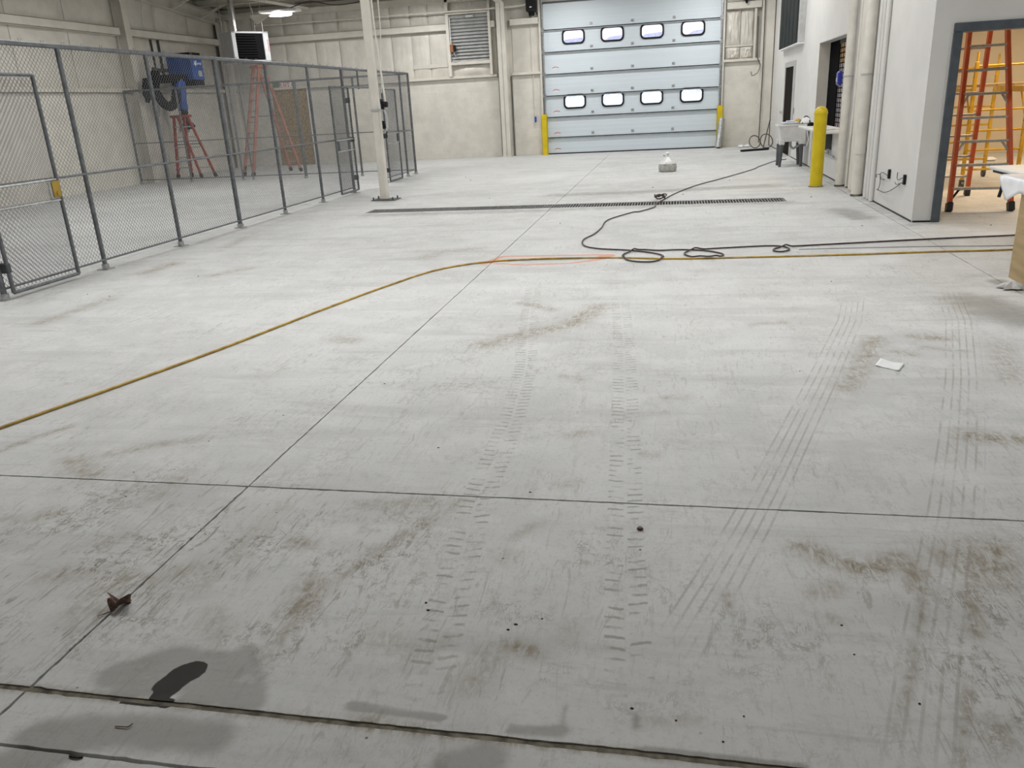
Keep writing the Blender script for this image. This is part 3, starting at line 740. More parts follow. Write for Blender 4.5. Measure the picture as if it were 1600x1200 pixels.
# door operator, conduit, pendant
op = empty('door_operator', (-4.25, 25.85, 4.18), 'black motor operator beside the top of the overhead door', 'door operator')
M().box(-4.42, -4.12, 25.75, 26.05, 4.16, 4.62).build('motor_housing', 'black_plastic', op, bevel=.03)
M().cyl((-4.27, 25.9, 4.17), (-4.27, 25.9, 4.06), .10, .08, 14).build('motor_cap', 'black_soft', op, smooth=40)
M().box(-4.30, -4.24, 25.74, 25.752, 4.27, 4.30).build('indicator_label', 'white_print', op)
for x in (-4.36, -4.13): M().bar((x, 26.0, 4.16), (x+.03, 26.05, 3.93), .04, .04).build('bracket_leg', 'chrome', op)
pc = empty('pendant_control', (-4.30, 26.02, 1.0), 'blue push-button station hanging on a cord left of the overhead door', 'door control')
M().box(-4.33, -4.27, 26.02, 26.08, 1.0, 1.17).build('button_box', 'blue_tape', pc, bevel=.012)
M().cyl((-4.30, 26.05, 1.17), (-4.34, 26.1, 3.9), .011, n=6).build('cord', 'pvc_cream', pc)
M().cyl((-4.26, 26.02, 1.12), (-4.26, 26.0, 1.12), .012, n=8).build('push_button', 'green_print', pc)
M().tube(spline([(-13.35, 25.85, 4.37), (-9, 25.85, 4.36), (-4.5, 25.85, 4.36), (-4.45, 25.85, 4.6)], .5), .024, 8).build('gas_pipe', 'pvc_cream', loc=(-13.35, 25.85, 4.37), smooth=40, label='thin cream pipe running high along the back wall to the door operator', cat='pipe')
# ------------------------------------------------------------------ louver
lv = empty('wall_louver', (-6.27, 26.05, 2.5), 'grey slatted louver set in a cream frame high on the back wall', 'louver')
M().box(-7.0, -6.90, 25.98, 26.2, 2.49, 4.85).build('frame_stud', 'cream_paint', lv, bevel=.005)
M().box(-5.66, -5.58, 25.98, 26.2, 2.49, 4.85).build('frame_stud', 'cream_paint', lv, bevel=.005)
M().box(-6.90, -5.66, 25.98, 26.2, 2.82, 2.91).build('sill', 'cream_paint', lv, bevel=.006)
M().box(-6.90, -5.66, 25.98, 26.2, 4.27, 4.34).build('head', 'cream_paint', lv, bevel=.006)
M().box(-6.90, -5.66, 26.14, 26.19, 2.9, 4.3).build('backing', 'louver_grey', lv)
sl = M().prism([(-.62, -.05, -.045), (-.62, .055, .055), (-.62, .062, .048), (-.62, -.043, -.052)], (1.24, 0, 0)).build('slat', 'louver_grey', lv, local=True)
for k in range(14):
    p = Vector((-6.28, 26.10, 2.96+k*.0965))-wloc(lv)
    if k == 0: sl.location = p
    else: inst(sl, lv, p)
M().grid(lambda u, v: (-6.9+1.24*u, 26.16-.09*math.sin(PI*u)*math.sin(PI*v), 2.49+.33*v), 8, 6).build('insulation_pocket', 'vinyl', lv, smooth=60)
act = empty('louver_actuator', (-6.83, 26.0, 3.15), 'small orange-brown motor actuator on the left edge of the louver', 'actuator')
M().box(-6.89, -6.78, 25.90, 26.03, 3.2, 3.42).build('motor', 'actuator', act, bevel=.012)
M().box(-6.78, -6.73, 25.92, 26.03, 3.22, 3.40).build('gear_case', 'black_plastic', act, bevel=.01)
M().tube(spline([(-6.8, 25.95, 3.2), (-6.72, 25.93, 3.05), (-6.82, 25.93, 2.96), (-6.70, 25.95, 2.92)], .03), .008, 6).build('wire', 'louver_grey', act)
M().tube([(-6.86, 25.97, 3.42), (-6.86, 25.97, 4.2)], .012, 6).build('link_rod', 'white_print', act)
M().box(-6.35, -6.1, 25.99, 26.02, 4.16, 4.23).cyl((-6.12, 25.99, 4.19), (-6.12, 25.97, 4.19), .02, n=8).build('latch_bar', 'louver_grey', lv, bevel=.004)
# ------------------------------------------------------------------ steel columns
def hcol(name, x, y, z1, dx, dy, label, plate=True, zt=None):
    """wide-flange column, flanges facing +-y (dx flange width, dy depth)"""
    c = empty(name, (x, y, 0), label, 'column'); m = M()
    m.box(x-dx/2, x+dx/2, y-dy/2, y-dy/2+.015, 0, z1); m.box(x-dx/2, x+dx/2, y+dy/2-.015, y+dy/2, 0, z1); m.box(x-.008, x+.008, y-dy/2, y+dy/2, 0, z1)
    m.build('shaft', 'cream_paint', c, bevel=.003)
    if plate: M().box(x-dx/2-.04, x+dx/2+.04, y-dy/2-.03, y+dy/2+.03, 0, .018).build('base_plate', 'cream_paint', c)
    return c
hcol('steel_column', -5.22, 25.98, 4.50, .26, .40, 'cream steel column against the back wall left of the overhead door')
M().box(-5.045, -5.025, 26.12, 26.138, 0, 2.41).build('edge_angle', 'dark_grey', wall_back)
c = empty('steel_column', (-14.55, 20.9, 0), 'cream steel column on the left wall near the fume extractor', 'column'); m = M()
m.box(-14.75, -14.45, 20.89, 20.905, 0, 5.3); m.box(-14.46, -14.445, 20.78, 21.02, 0, 5.3); m.box(-14.75, -14.735, 20.78, 21.02, 0, 5.3); m.build('shaft', 'cream_paint', c, bevel=.003)
c = hcol('steel_column', -14.42, 25.9, 4.6, .34, .45, 'cream corner column behind the hanging unit heater')
# free-standing tube column with conduit and a small control
fc = empty('tube_column', (-5.36, 14.6, 0), 'white square tube column standing alone beside the cage', 'column')
M().box(-5.43, -5.29, 14.53, 14.67, .012, 5.4).build('shaft', 'cream_paint', fc, bevel=.012)
M().box(-5.58, -5.10, 14.42, 14.78, 0, .014).build('base_plate', 'dark_grey', fc, bevel=.003)
for dx, dy in ((-.19, -.14), (.19, -.14), (-.19, .14), (.19, .14)): M().cyl((-5.35+dx, 14.6+dy, .01), (-5.35+dx, 14.6+dy, .06), .014, n=6).build('anchor_bolt', 'dark_grey', fc)
M().box(-5.445, -5.275, 14.515, 14.685, 1.60, 1.63).build('strap', 'louver_grey', fc)
cc = empty('drop_conduit', (-5.2, 14.55, 1.6), 'thin white conduit with black plug hanging on the tube column', 'conduit')
M().tube([(-5.26, 14.56, 5.3), (-5.22, 14.56, 3.0), (-5.13, 14.52, 1.62)], .017, 8).build('conduit', 'pvc_cream', cc, smooth=40)
M().tube([(-5.10, 14.60, 5.3), (-5.13, 14.62, 3.0), (-5.22, 14.6, 1.9)], .011, 8).build('cord', 'pvc_cream', cc, smooth=40)
M().cyl((-5.14, 14.46, 1.70), (-5.08, 14.46, 1.70), .05, n=12).box(-5.21, -5.16, 14.45, 14.52, 1.62, 1.76).build('plug', 'black_plastic', cc, bevel=.006)
M().tube(spline([(-5.17, 14.5, 1.6), (-5.12, 14.46, 1.5), (-5.13, 14.46, 1.3), (-5.18, 14.47, 1.22)], .05), .018, 8).build('rope', 'louver_grey', cc, smooth=40)
M().tube(spline([(-5.2, 14.47, 1.42), (-5.15, 14.46, 1.30), (-5.15, 14.46, 1.12)], .05), .009, 6).build('lanyard', 'black_plastic', cc)
M().box(-5.22, -5.17, 14.46, 14.52, 1.28, 1.42).build('connector', 'black_plastic', cc, bevel=.008)
# ------------------------------------------------------------------ chain link fences
def chain(parent, axis, at, u0, u1, z0, z1, hp=.054, vp=.060, r=.0024, name='chain_link_mesh'):
    m = M(); sl = vp/hp; H = z1-z0; L = u1-u0
    for sgn in (1, -1):
        k = -int(H/vp)-2
        while k*hp < L+H/sl+.1:
            s0 = k*hp           # strand: u = s0 + (z-z0)/sl*sgn  (sgn -1 starts from the far side)
            pts = []
            if sgn == 1: ua, ub = s0, s0+H/sl; za, zb = z0, z1
            else: ua, ub = s0+H/sl, s0; za, zb = z0, z1
            # clip to [0,L]
            def zat(u): return za+(u-ua)/(ub-ua)*(zb-za)
            lo, hi = (ua, ub) if ua < ub else (ub, ua)
            a, b = max(lo, 0), min(hi, L)
            if b-a > .01:
                p, q = (u0+a, zat(a)), (u0+b, zat(b)); off = sgn*r*.8
                if axis == 'y': m.cyl((at+off, p[0], p[1]), (at+off, q[0], q[1]), r, n=4, caps=False)
                else: m.cyl((p[0], at+off, p[1]), (q[0], at+off, q[1]), r, n=4, caps=False)
            k += 1
    return m.build(name, 'fence_wire', parent, kind='stuff')
XF, YR = -6.57, 20.38
fence = empty('chain_link_fence', (XF, 12, 0), 'long grey chain-link fence with pipe posts along the left side', 'fence')
posts = [(4.7, .026), (6.67, .030), (8.20, .026), (9.75, .026), (11.36, .034), (12.9, .026), (14.5, .026), (16.1, .030), (18.12, .030), (19.73, .026), (20.40, .030)]
for y, r in posts:
    p = M().cyl((XF, y, 0), (XF, y, 2.42), r, n=12).build('post', 'fence_steel', fence, smooth=40)
    M().cyl((XF, y, 0), (XF, y, .065), r+.014, n=12).box(XF-.07, XF+.07, y-.07, y+.07, 0, .01).build('base_shoe', 'galv', p, smooth=40)
M().bar((XF, 4.7, 2.435), (XF, 20.43, 2.435), .045, .05).build('top_rail', 'fence_steel', fence, bevel=.01)
for a, b in ((6.67, 16.1), (18.12, 20.4)):
    M().cyl((XF+.012, a, 1.095), (XF+.012, b, 1.095), .014, n=8).build('mid_rail', 'fence_steel', fence, smooth=40)
    M().cyl((XF+.012, a, .112), (XF+.012, b, .112), .012, n=8).build('bottom_rail', 'fence_steel', fence, smooth=40)
M().cyl((XF, 16.1, 2.085), (XF, 18.12, 2.085), .018, n=8).build('gate_header', 'fence_steel', fence, smooth=40)
M().cyl((XF, 16.98, 2.05), (XF, 16.98, 2.41), .020, n=8).build('header_stub', 'fence_steel', fence, smooth=40)
M().cyl((XF, 4.7, 2.16), (XF, 6.67, 2.16), .018, n=8).build('gate_header', 'fence_steel', fence, smooth=40)
for (a, _), (b, _) in zip(posts[:-1], posts[1:]):
    z0 = .115
    if a == 4.7: z0 = 2.16
    if a == 16.1: z0 = 2.085
    chain(fence, 'y', XF-.012, a+.02, b-.02, z0, 2.42)
ties = M()
for k in range(50):
    y = 4.9+k*.31
    for d in (-.012, .014): ties.cyl((XF, y+d, 2.45), (XF, y+d*1.6, 2.487), .003, n=4)
ties.build('tie_wires', 'fence_wire', fence, kind='stuff')
rear = empty('chain_link_fence', (-10.6, YR, 0), 'cross fence at the back of the cage, in front of the ladders', 'fence')
rp = [(-14.58, .03), (-13.03, .024), (-11.47, .024), (-11.17, .020), (-9.63, .040), (-8.04, .028), (-6.63, .0)]
for x, r in rp:
    if r == 0: continue
    p = M().cyl((x, YR, 0), (x, YR, 2.44), r, n=12).build('post', 'fence_steel', rear, smooth=40)
    M().cyl((x, YR, 0), (x, YR, .06), r+.014, n=12).build('base_shoe', 'galv', p, smooth=40)
M().cyl((-14.62, YR, 2.44), (XF-.03, YR, 2.44), .026, n=8).build('top_rail', 'fence_steel', rear, smooth=40)
M().cyl((-14.58, YR-.012, 1.09), (XF-.03, YR-.012, 1.09), .012, n=8).build('mid_rail', 'fence_steel', rear, smooth=40)
M().cyl((-14.58, YR-.012, .112), (XF-.03, YR-.012, .112), .012, n=8).build('bottom_rail', 'fence_steel', rear, smooth=40)
for (a, _), (b, _) in zip(rp[:-1], rp[1:]): chain(rear, 'x', YR, a+.02, b-.02, .115, 2.42, r=.0015)
def gate(y0, y1, z0, z1, label, lock_y, hinge_y, plate):
    g = empty('chain_link_gate', (XF+.07, (y0+y1)/2, 0), label, 'gate', 'gate leaves folded back on the fence'); x = XF+.075
    for y in (y0, y1): M().cyl((x, y, z0), (x, y, z1), .021, n=10).build('stile', 'fence_steel', g, smooth=40)
    for z in (z0, z1): M().cyl((x, y0, z), (x, y1, z), .017, n=10).build('rail', 'fence_steel', g, smooth=40)
    for z in (1.085, .872): M().cyl((x, y0, z), (x, y1, z), .013, n=8).build('mid_rail', 'galv', g, smooth=40)
    chain(g, 'y', x-.004, y0+.015, y1-.015, z0+.01, z1-.01)
    s = 1 if lock_y > hinge_y else -1
    if plate:
        lp = M().box(x+.004, x+.022, lock_y-.165, lock_y-.02, .885, 1.075).build('lock_box', 'galv', g, bevel=.01)
        M().box(x+.023, x+.032, lock_y-.12, lock_y-.008, .905, 1.075).build('brass_plate', 'brass', lp, bevel=.004)
        M().cyl((x+.032, lock_y-.055, .945), (x+.042, lock_y-.055, .945), .026, n=14).build('cylinder', 'brass', lp, smooth=40)
    else:
        M().box(x-.01, x+.022, lock_y-s*.14, lock_y-s*.01, .89, 1.07).build('lock_box', 'dark_grey', g, bevel=.01)
    for z in (z0+.25, (z0+z1)/2, z1-.25): M().box(XF-.02, x+.02, hinge_y-.03, hinge_y+.03, z-.05, z+.05).build('hinge', 'dark_grey', g, bevel=.008)
gate(6.72, 7.66, .062, 2.13, 'chain-link gate leaf with brass lock plate at the left edge', 7.66, 6.72, True)
gate(15.26, 16.17, .06, 2.08, 'chain-link gate leaf folded back left of the tube column', 15.26, 16.17, False)
gate(18.18, 19.07, .03, 2.05, 'chain-link gate leaf folded back just right of the tube column', 19.07, 18.18, False)
# ------------------------------------------------------------------ unit heater
def heater():
    c = Vector((-12.65, 24.2, 0)); n = Vector((.78, -.62, 0)).normalized(); s = Vector((-n.y, n.x, 0))   # s: to the viewer's right
    h = empty('unit_heater', (c.x, c.y, 3.16), 'white and grey unit heater hanging in the back left corner', 'heater')
    w_, d_, z0, z1 = 1.16, .95, 3.20, 4.06
    P = lambda a, b, z: c+s*a+n*b+Vector((0, 0, z))
    def obox(m, a0, a1, b0, b1, q0, q1):
        vs = [P(a, b, z) for z in (q0, q1) for b in (b0, b1) for a in (a0, a1)]
        return m.add(vs, [(0, 2, 3, 1), (4, 5, 7, 6), (0, 1, 5, 4), (2, 6, 7, 3), (0, 4, 6, 2), (1, 3, 7, 5)])
    m = M(); obox(m, -w_/2, w_/2, -d_, -.06, z0, z1); m.build('casing', 'heater_grey', h, bevel=.015)
    m = M()
    obox(m, -w_/2, -w_/2+.12, -.06, 0, z0, z1); obox(m, w_/2-.17, w_/2, -.06, 0, z0, z1); obox(m, -w_/2, w_/2, -.06, 0, z1-.05, z1); obox(m, -w_/2, w_/2, -.06, 0, z0, z0+.06)
    m.build('front_frame', 'heater_white', h, bevel=.006)
    m = M(); obox(m, -w_/2+.1, w_/2-.15, -.055, -.04, z0+.04, z1-.03); m.build('cavity', 'black_soft', h)
    for k in range(10):
        z = z0+.11+k*.073; m = M()
        m.add([P(-w_/2+.12, -.03, z), P(w_/2-.40, -.03, z), P(w_/2-.40, .012, z-.03), P(-w_/2+.12, .012, z-.03), P(-w_/2+.12, -.03, z+.008), P(w_/2-.40, -.03, z+.008), P(w_/2-.40, .012, z-.022), P(-w_/2+.12, .012, z-.022)],
              [(0, 1, 2, 3), (4, 5, 6, 7), (0, 1, 5, 4), (2, 3, 7, 6), (1, 2, 6, 5), (0, 3, 7, 4)]); m.build('louver_blade', 'black_plastic', h)
    m = M()
    for k in range(7): obox(m, w_/2-.05, w_/2-.03, .0, .004, z0+.30+k*.05, z0+.335+k*.05)
    m.build('side_lettering', 'red_print', h)
    M().cyl(P(-.28, -.4, z1), P(-.28, -.4, 4.95), .085, n=16).build('vent_pipe', 'chrome', h, smooth=40)
    for a, b in ((-.5, -.15), (.5, -.15), (-.5, -.85), (.5, -.85)): M().cyl(P(a, b, z1), P(a, b, 4.95), .009, n=6).build('hanger_rod', 'galv', h)
    M().tube(spline([P(.35, -.5, 4.9), P(.42, -.5, 4.55), P(.40, -.5, 4.06)], .1), .012, 6).build('gas_line', 'pvc_cream', h)
heater()
# ------------------------------------------------------------------ ceiling lamps
def lamp(p, label, first=[None]):
    x, y, z = p; l = empty('ceiling_lamp', p, label, 'ceiling lamp', 'lamps of the main hall')
    M().box(x-.60, x+.60, y-.17, y+.17, z-.04, z+.03).build('housing', 'white_print', l, bevel=.012)
    M().box(x-.57, x+.57, y-.145, y+.145, z-.062, z-.041).build('lens', 'led', l, bevel=.004) if z > 4.6 else M().lathe((x, y, z-.041), [(.36, 0), (.36, -.05), (.33, -.09), (.2, -.10)], 28, sy=.55).build('lens', 'led', l, smooth=40)
    for dx in (-.45, .45): M().cyl((x+dx, y, z+.03), (x+dx, y, roof_z(y)), .006, n=5).build('hanger', 'galv', l)
for i, p in enumerate(HALL):
    lamp(p, 'lit ceiling lamp high in the far left corner near the heater' if i == 0 else 'lit white hall lamp hanging from the roof purlins above the photo')
for x, y in SIDE:
    l = empty('ceiling_lamp', (x, y, 3.2), 'warm lamp under the side room ceiling', 'ceiling lamp', 'lamps of the side room')
    M().box(x-.6, x+.6, y-.15, y+.15, 3.13, 3.2).build('housing', 'white_print', l, bevel=.01); M().box(x-.57, x+.57, y-.13, y+.13, 3.105, 3.128).build('lens', 'led_warm', l)
M().prism([(-12.25, 23.55, 4.42), (-11.55, 23.6, 4.42), (-12.05, 23.55, 4.16)], (0, .02, 0)).build('gusset_flap', 'vinyl', ceiling)
M().tube(spline([(-11.2, 23.8, 4.5), (-10.9, 23.9, 4.62), (-10.6, 24.3, 4.75), (-9.9, 24.5, 4.62), (-9.0, 24.7, 4.70), (-8.2, 24.7, 4.78)], .1), .014, 6).build('lamp_cord', 'hose_dark', loc=(-11.2, 23.8, 4.5), label='dark red cord drooping between roof purlins beside the corner lamp', cat='cord')
# ------------------------------------------------------------------ fume extractor on the left wall
fe = empty('fume_extractor', (-14.3, 23.2, 2.6), 'blue wall-mounted fume extractor with folded black hose arm', 'fume extractor')
M().box(-14.74, -13.92, 22.83, 23.42, 2.74, 3.42).build('cabinet', 'blue_paint', fe, bevel=.02)
M().box(-14.70, -13.94, 22.86, 23.40, 3.42, 3.50).build('top_cap', 'black_plastic', fe, bevel=.015)
M().box(-14.70, -13.93, 22.85, 23.40, 2.60, 2.74).build('bottom_tray', 'black_soft', fe, bevel=.02)
M().box(-13.921, -13.912, 23.10, 23.30, 2.84, 3.0).build('rating_plate', 'louver_grey', fe)
st = [(-13.908, 23.02+.11*math.cos(a*PI/5+.3)*(1 if a % 2 else .45), 3.20+.11*math.sin(a*PI/5+.3)*(1 if a % 2 else .45)) for a in range(10)]
M().prism(st, (-.006, 0, 0)).build('emblem', 'white_print', fe)
m = M(); q = [(-13.91, 23.12+.035*k, 3.19+(.03 if k % 2 else -.02)) for k in range(7)]
for a, b in zip(q[:-1], q[1:]): m.bar(a, b, .006, .022)
m.build('emblem_script', 'white_print', fe)
for y in (22.2, 22.55):
    M().bar((-14.70, y, 2.9), (-14.70, y, 4.02), .05, .05).build('wall_bracket', 'dark_grey', fe)
M().box(-14.74, -14.66, 22.15, 22.85, 3.0, 3.08).build('wall_bracket', 'dark_grey', fe)
X_ = -14.2
def T(pts, r, name, mat, n=12, rib=False):
    P = spline([(X_+(p[2] if len(p) > 2 else 0), p[0], p[1]) for p in pts], .035)
    rr = [r*(1+(.09 if (i % 2) else -.05)) for i in range(len(P))] if rib else r
    M().tube(P, rr, n).build(name, mat, fe, smooth=60)
T([(22.9, 2.78), (22.4, 2.78), (21.8, 2.76), (21.35, 2.74)], .11, 'arm_duct', 'black_soft', rib=True)
T([(21.40, 2.95), (21.35, 2.74), (21.25, 2.5), (21.4, 2.2), (21.75, 2.02), (22.1, 2.15), (22.25, 2.5)], .12, 'hose_loop', 'black_soft', rib=True)
T([(22.2, 2.38, .02), (22.35, 2.62, .02), (22.5, 2.75, .02)], .10, 'upper_arm', 'blue_paint')
T([(22.55, 2.70), (22.50, 2.40), (22.45, 2.15), (22.47, 1.93)], .13, 'lower_arm', 'blue_paint')
T([(20.98, 2.72), (20.9, 2.52), (20.86, 2.30)], .13, 'hood_elbow', 'black_soft')
M().cyl((X_, 20.86, 2.34), (X_, 20.80, 2.14), .12, .05, 14).build('hood_tip', 'black_soft', fe, smooth=40)
T([(22.47, 1.95), (22.46, 1.75), (22.48, 1.55)], .10, 'hood_neck', 'black_soft', rib=True)
M().cyl((X_, 22.48, 1.62), (X_, 22.55, 1.42), .09, .21, 18).build('hood_cone', 'black_soft', fe, smooth=40)
M().box(X_-.06, X_+.06, 21.32, 21.46, 2.92, 3.06).build('arm_joint', 'dark_grey', fe, bevel=.02)
for k, (y, z1) in enumerate(((21.9, 4.9), (22.5, 5.0))): M().tube(spline([(-14.62, y, 3.2), (-14.60, y+.05, 3.7), (-14.62, y-.05, 4.2), (-14.60, y+.1, z1)], .15), .012, 6).build('supply_conduit', 'pvc_cream', fe)
ob = empty('wall_outlet', (-14.7, 23.2, 1.35), 'small wall outlets with wires behind the red stepladder', 'outlet')
for y in (22.9, 23.3): M().box(-14.72, -14.66, y-.04, y+.04, 1.30, 1.42).build('outlet_box', 'louver_grey', ob, bevel=.006)
M().tube(spline([(-14.66, 22.9, 1.32), (-14.6, 22.95, 1.15), (-14.63, 23.1, 1.25), (-14.66, 23.3, 1.32)], .05), .008, 6).build('wire', 'dark_grey', ob)
# ------------------------------------------------------------------ stepladders
def ladder(name, label, A, B, C, D, top, H, tw, n, mat, steel='aluminium', lean=(0, 0)):
    """A,B front feet; C,D rear feet (C behind A, D behind B); top: centre (x,y); tw: half width at top"""
    A, B, C, D = [Vector((p[0], p[1], 0)) for p in (A, B, C, D)]
    l = empty(name, ((A+B+C+D)/4), label, 'ladder'); ab = (B-A).normalized(); tp = Vector((top[0], top[1], H)); fwd = ((A+B)/2-(C+D)/2).normalized()
    tA, tB = tp-ab*tw+fwd*.07, tp+ab*tw+fwd*.07; tC, tD = tp-ab*tw-fwd*.07, tp+ab*tw-fwd*.07
    for p, q, wd in ((A, tA, .075), (B, tB, .075), (C, tC, .06), (D, tD, .06)):
        rl = M().bar(p+(q-p).normalized()*.08, q, .048, wd+.012, up=fwd).build('rail', mat, l, bevel=.005)
        M().bar(p, p+(q-p).normalized()*.12, .07, wd+.035, up=fwd).build('foot', 'rubber', rl, bevel=.012)
    for k in range(1, n):
        t = k/n; a, b = A.lerp(tA, t), B.lerp(tB, t); a = a.copy(); 
        s_ = M().bar(a, b, .085, .03).build('step', steel, l, bevel=.004)
        if k in (1, 3, 5):
            for p, q in ((a, A.lerp(tA, t-.55/n)), (b, B.lerp(tB, t-.55/n))):
                M().bar(p.lerp(a.lerp(b, .5), .30), q, .008, .028).build('step_brace', 'black_plastic' if k == 1 else steel, s_)
        c, d = C.lerp(tC, t), D.lerp(tD, t)
        M().bar(c, d, .025, .032).build('rear_rung', steel, l, bevel=.004)
    for p, q, r, s in ((A, tA, C, tC), (B, tB, D, tD)):
        M().bar(p.lerp(q, .55), r.lerp(s, .55), .008, .022).build('spreader', 'dark_grey', l)
    m = M(); z = H
    vs = [tp-ab*(tw+.06)+fwd*.16, tp+ab*(tw+.06)+fwd*.16, tp+ab*(tw+.06)-fwd*.16, tp-ab*(tw+.06)-fwd*.16]
    m.prism([v+Vector((0, 0, -.03)) for v in vs], (0, 0, .07)); m.build('top_cap', mat, l, bevel=.01)
    return l
ladder('stepladder', 'small red stepladder below the blue fume extractor', (-14.62, 22.20), (-14.25, 22.34), (-13.66, 21.92), (-13.36, 22.20), (-14.18, 22.2), 1.74, .14, 6, 'fibre_red')
ladder('stepladder', 'tall faded-red stepladder behind the cross fence near the plywood sheet', (-12.31, 21.95), (-11.86, 21.65), (-11.50, 23.35), (-10.98, 22.95), (-11.62, 22.45), 2.95, .16, 10, 'fibre_pale')
ladder('stepladder', 'tall orange stepladder standing in the doorway to the side room', (3.47, 11.19), (4.17, 11.12), (3.50, 12.80), (4.17, 12.76), (3.83, 12.05), 3.10, .15, 11, 'fibre_orange')
# ------------------------------------------------------------------ back wall things
o = empty('plywood_sheet', (-12.55, 26.1, 0), 'brown chipboard sheet covering a doorway in the back wall', 'board')
M().box(-13.15, -11.95, 26.09, 26.125, .01, 2.42).build('board', 'osb', o, bevel=.003)
M().box(-11.93, -11.86, 26.10, 26.14, 0, 2.45).build('door_casing', 'white_print', o)
ex = empty('exit_sign', (-12.7, 26.1, 2.45), 'white exit sign with red letters above the chipboard sheet', 'sign')
M().box(-12.84, -12.44, 26.06, 26.12, 2.47, 2.68).build('sign_body', 'white_print', ex, bevel=.006)
m = M(); zb, zt, yy, tk = 2.495, 2.655, 26.056, .02
def _q(x0, z0, x1, z1):
    d = Vector((x1-x0, z1-z0)); d.normalize(); n_ = Vector((-d.y, d.x))*tk/2
    return [(x0-n_.x, yy, z0-n_.y), (x1-n_.x, yy, z1-n_.y), (x1+n_.x, yy, z1+n_.y), (x0+n_.x, yy, z0+n_.y)]
for (x0, z0, x1, z1) in ((-12.81, zb, -12.81, zt), (-12.81, zt-.01, -12.735, zt-.01), (-12.81, (zb+zt)/2, -12.745, (zb+zt)/2), (-12.81, zb+.01, -12.735, zb+.01),
        (-12.715, zb, -12.635, zt), (-12.715, zt, -12.635, zb), (-12.60, zb, -12.60, zt), (-12.575, zt-.01, -12.475, zt-.01), (-12.525, zb, -12.525, zt)):
    m.prism(_q(x0, z0, x1, z1), (0, .006, 0))
m.build('letters', 'red_print', ex)
M().box(-13.08, -12.86, 26.09, 26.12, 2.48, 2.66).build('emergency_notice', 'green_print', loc=(-12.97, 26.1, 2.48), label='small dull green notice left of the exit sign', cat='notice')
for x, z in ((-14.02, 1.62), (-13.28, 1.52)): M().box(x-.07, x+.07, YB-.064, YB-.06, z-.018, z+.018).build('tape_strip', 'blue_tape', loc=(x, YB-.06, z), label='blue tape strip on the back wall left of the taller stepladder' if z > 1.6 else 'blue tape strip on the back wall beside the chipboard sheet', cat='tape', group='blue tape strips')
# ------------------------------------------------------------------ service window in the right wall
w1 = empty('window_1', (XR, 16.6, .86), kind='structure')
M().box(XR-.002, XR+.205, SERV[1]-.012, SERV[1], SERV[2], SERV[3]).build('jamb', 'cream_paint', w1)
M().box(XR-.002, XR+.205, SERV[0], SERV[1], SERV[3]-.012, SERV[3]).build('head', 'louver_grey', w1)
M().box(XR+.21, XR+.235, SERV[1]-.95, SERV[1]+.1, .3, 2.6).build('grille_guide', 'void_black', w1)
M().box(XR+.21, XR+.235, SERV[0], SERV[1]-.95, 2.34, 2.6).build('grille_hood', 'black_plastic', w1)
for k in range(11): M().box(XR+.22, XR+.224, 15.15+k*.19, 15.15+k*.19+.06, .86, 2.40).build('grille_bar', 'void_black', w1)
for k in range(17): M().box(XR+.224, XR+.228, 15.1, 17.1, .93+k*.088, .95+k*.088).build('grille_rod', 'void_black', w1)
M().box(3.30, 4.6, 18.9, 19.05, 0, 2.02).build('partition_panel', 'panel_blue', loc=(3.95, 19, 0), bevel=.01, label='grey panel standing behind the black grille of the service window', cat='panel')
M().box(2.52, 3.02, 15.2, 18.05, .815, .858).build('counter_shelf', 'counter_white', loc=(2.8, 16.6, .815), bevel=.008, label='white counter shelf below the barred service window', cat='shelf')
M().box(2.66, 2.815, 15.9, 16.0, .50, .80).prism([(2.56, 16.45, .81), (2.80, 16.45, .81), (2.80, 16.45, .60)], (0, .05, 0)).build('shelf_bracket', 'dark_grey', loc=(2.7, 16, .5), label='dark bracket under the white counter shelf', cat='bracket')
wp = empty('water_pipe', (2.76, 16.3, .42), 'short grey water pipe with valve on the wall behind the bollard', 'pipe')
M().cyl((2.76, 15.3, .42), (2.76, 17.3, .42), .022, n=8).build('pipe', 'galv', wp, smooth=40); M().cyl((2.76, 15.9, .42), (2.76, 15.9, .52), .03, n=8).build('valve', 'galv', wp, smooth=40)
M().box(2.80, 2.82, 17.6, 18.1, .0, .86).build('wall_post', 'louver_grey', wall_right)
# ------------------------------------------------------------------ utility sink
sk = empty('utility_sink', (2.48, 18.75, 0), 'grey plastic laundry sink on dark legs against the white wall', 'sink')
m = M()
rim = [(2.17, 18.46), (2.79, 18.46), (2.79, 19.08), (2.17, 19.08)]; bot = [(2.26, 18.52), (2.70, 18.52), (2.70, 19.0), (2.26, 19.0)]
def rg(pts, z): return [(p[0], p[1], z) for p in pts]
rin = [(2.20, 18.49), (2.76, 18.49), (2.76, 19.05), (2.20, 19.05)]; bin_ = [(2.29, 18.55), (2.67, 18.55), (2.67, 18.97), (2.29, 18.97)]
rb = [(2.20, 18.485), (2.77, 18.485), (2.77, 19.06), (2.20, 19.06)]
vs = rg(rim, .83)+rg(rim, .87)+rg(rin, .87)+rg(bin_, .56)+rg(rb, .83)+rg(bot, .52)
fs = []
for a, b in ((0, 1), (1, 2), (2, 3), (0, 4), (4, 5)): fs += [(a*4+j, a*4+(j+1) % 4, b*4+(j+1) % 4, b*4+j) for j in range(4)]
fs += [(12, 13, 14, 15), (20, 21, 22, 23)]
m.add(vs, fs); m.build('basin', 'sink_plastic', sk, bevel=.006)
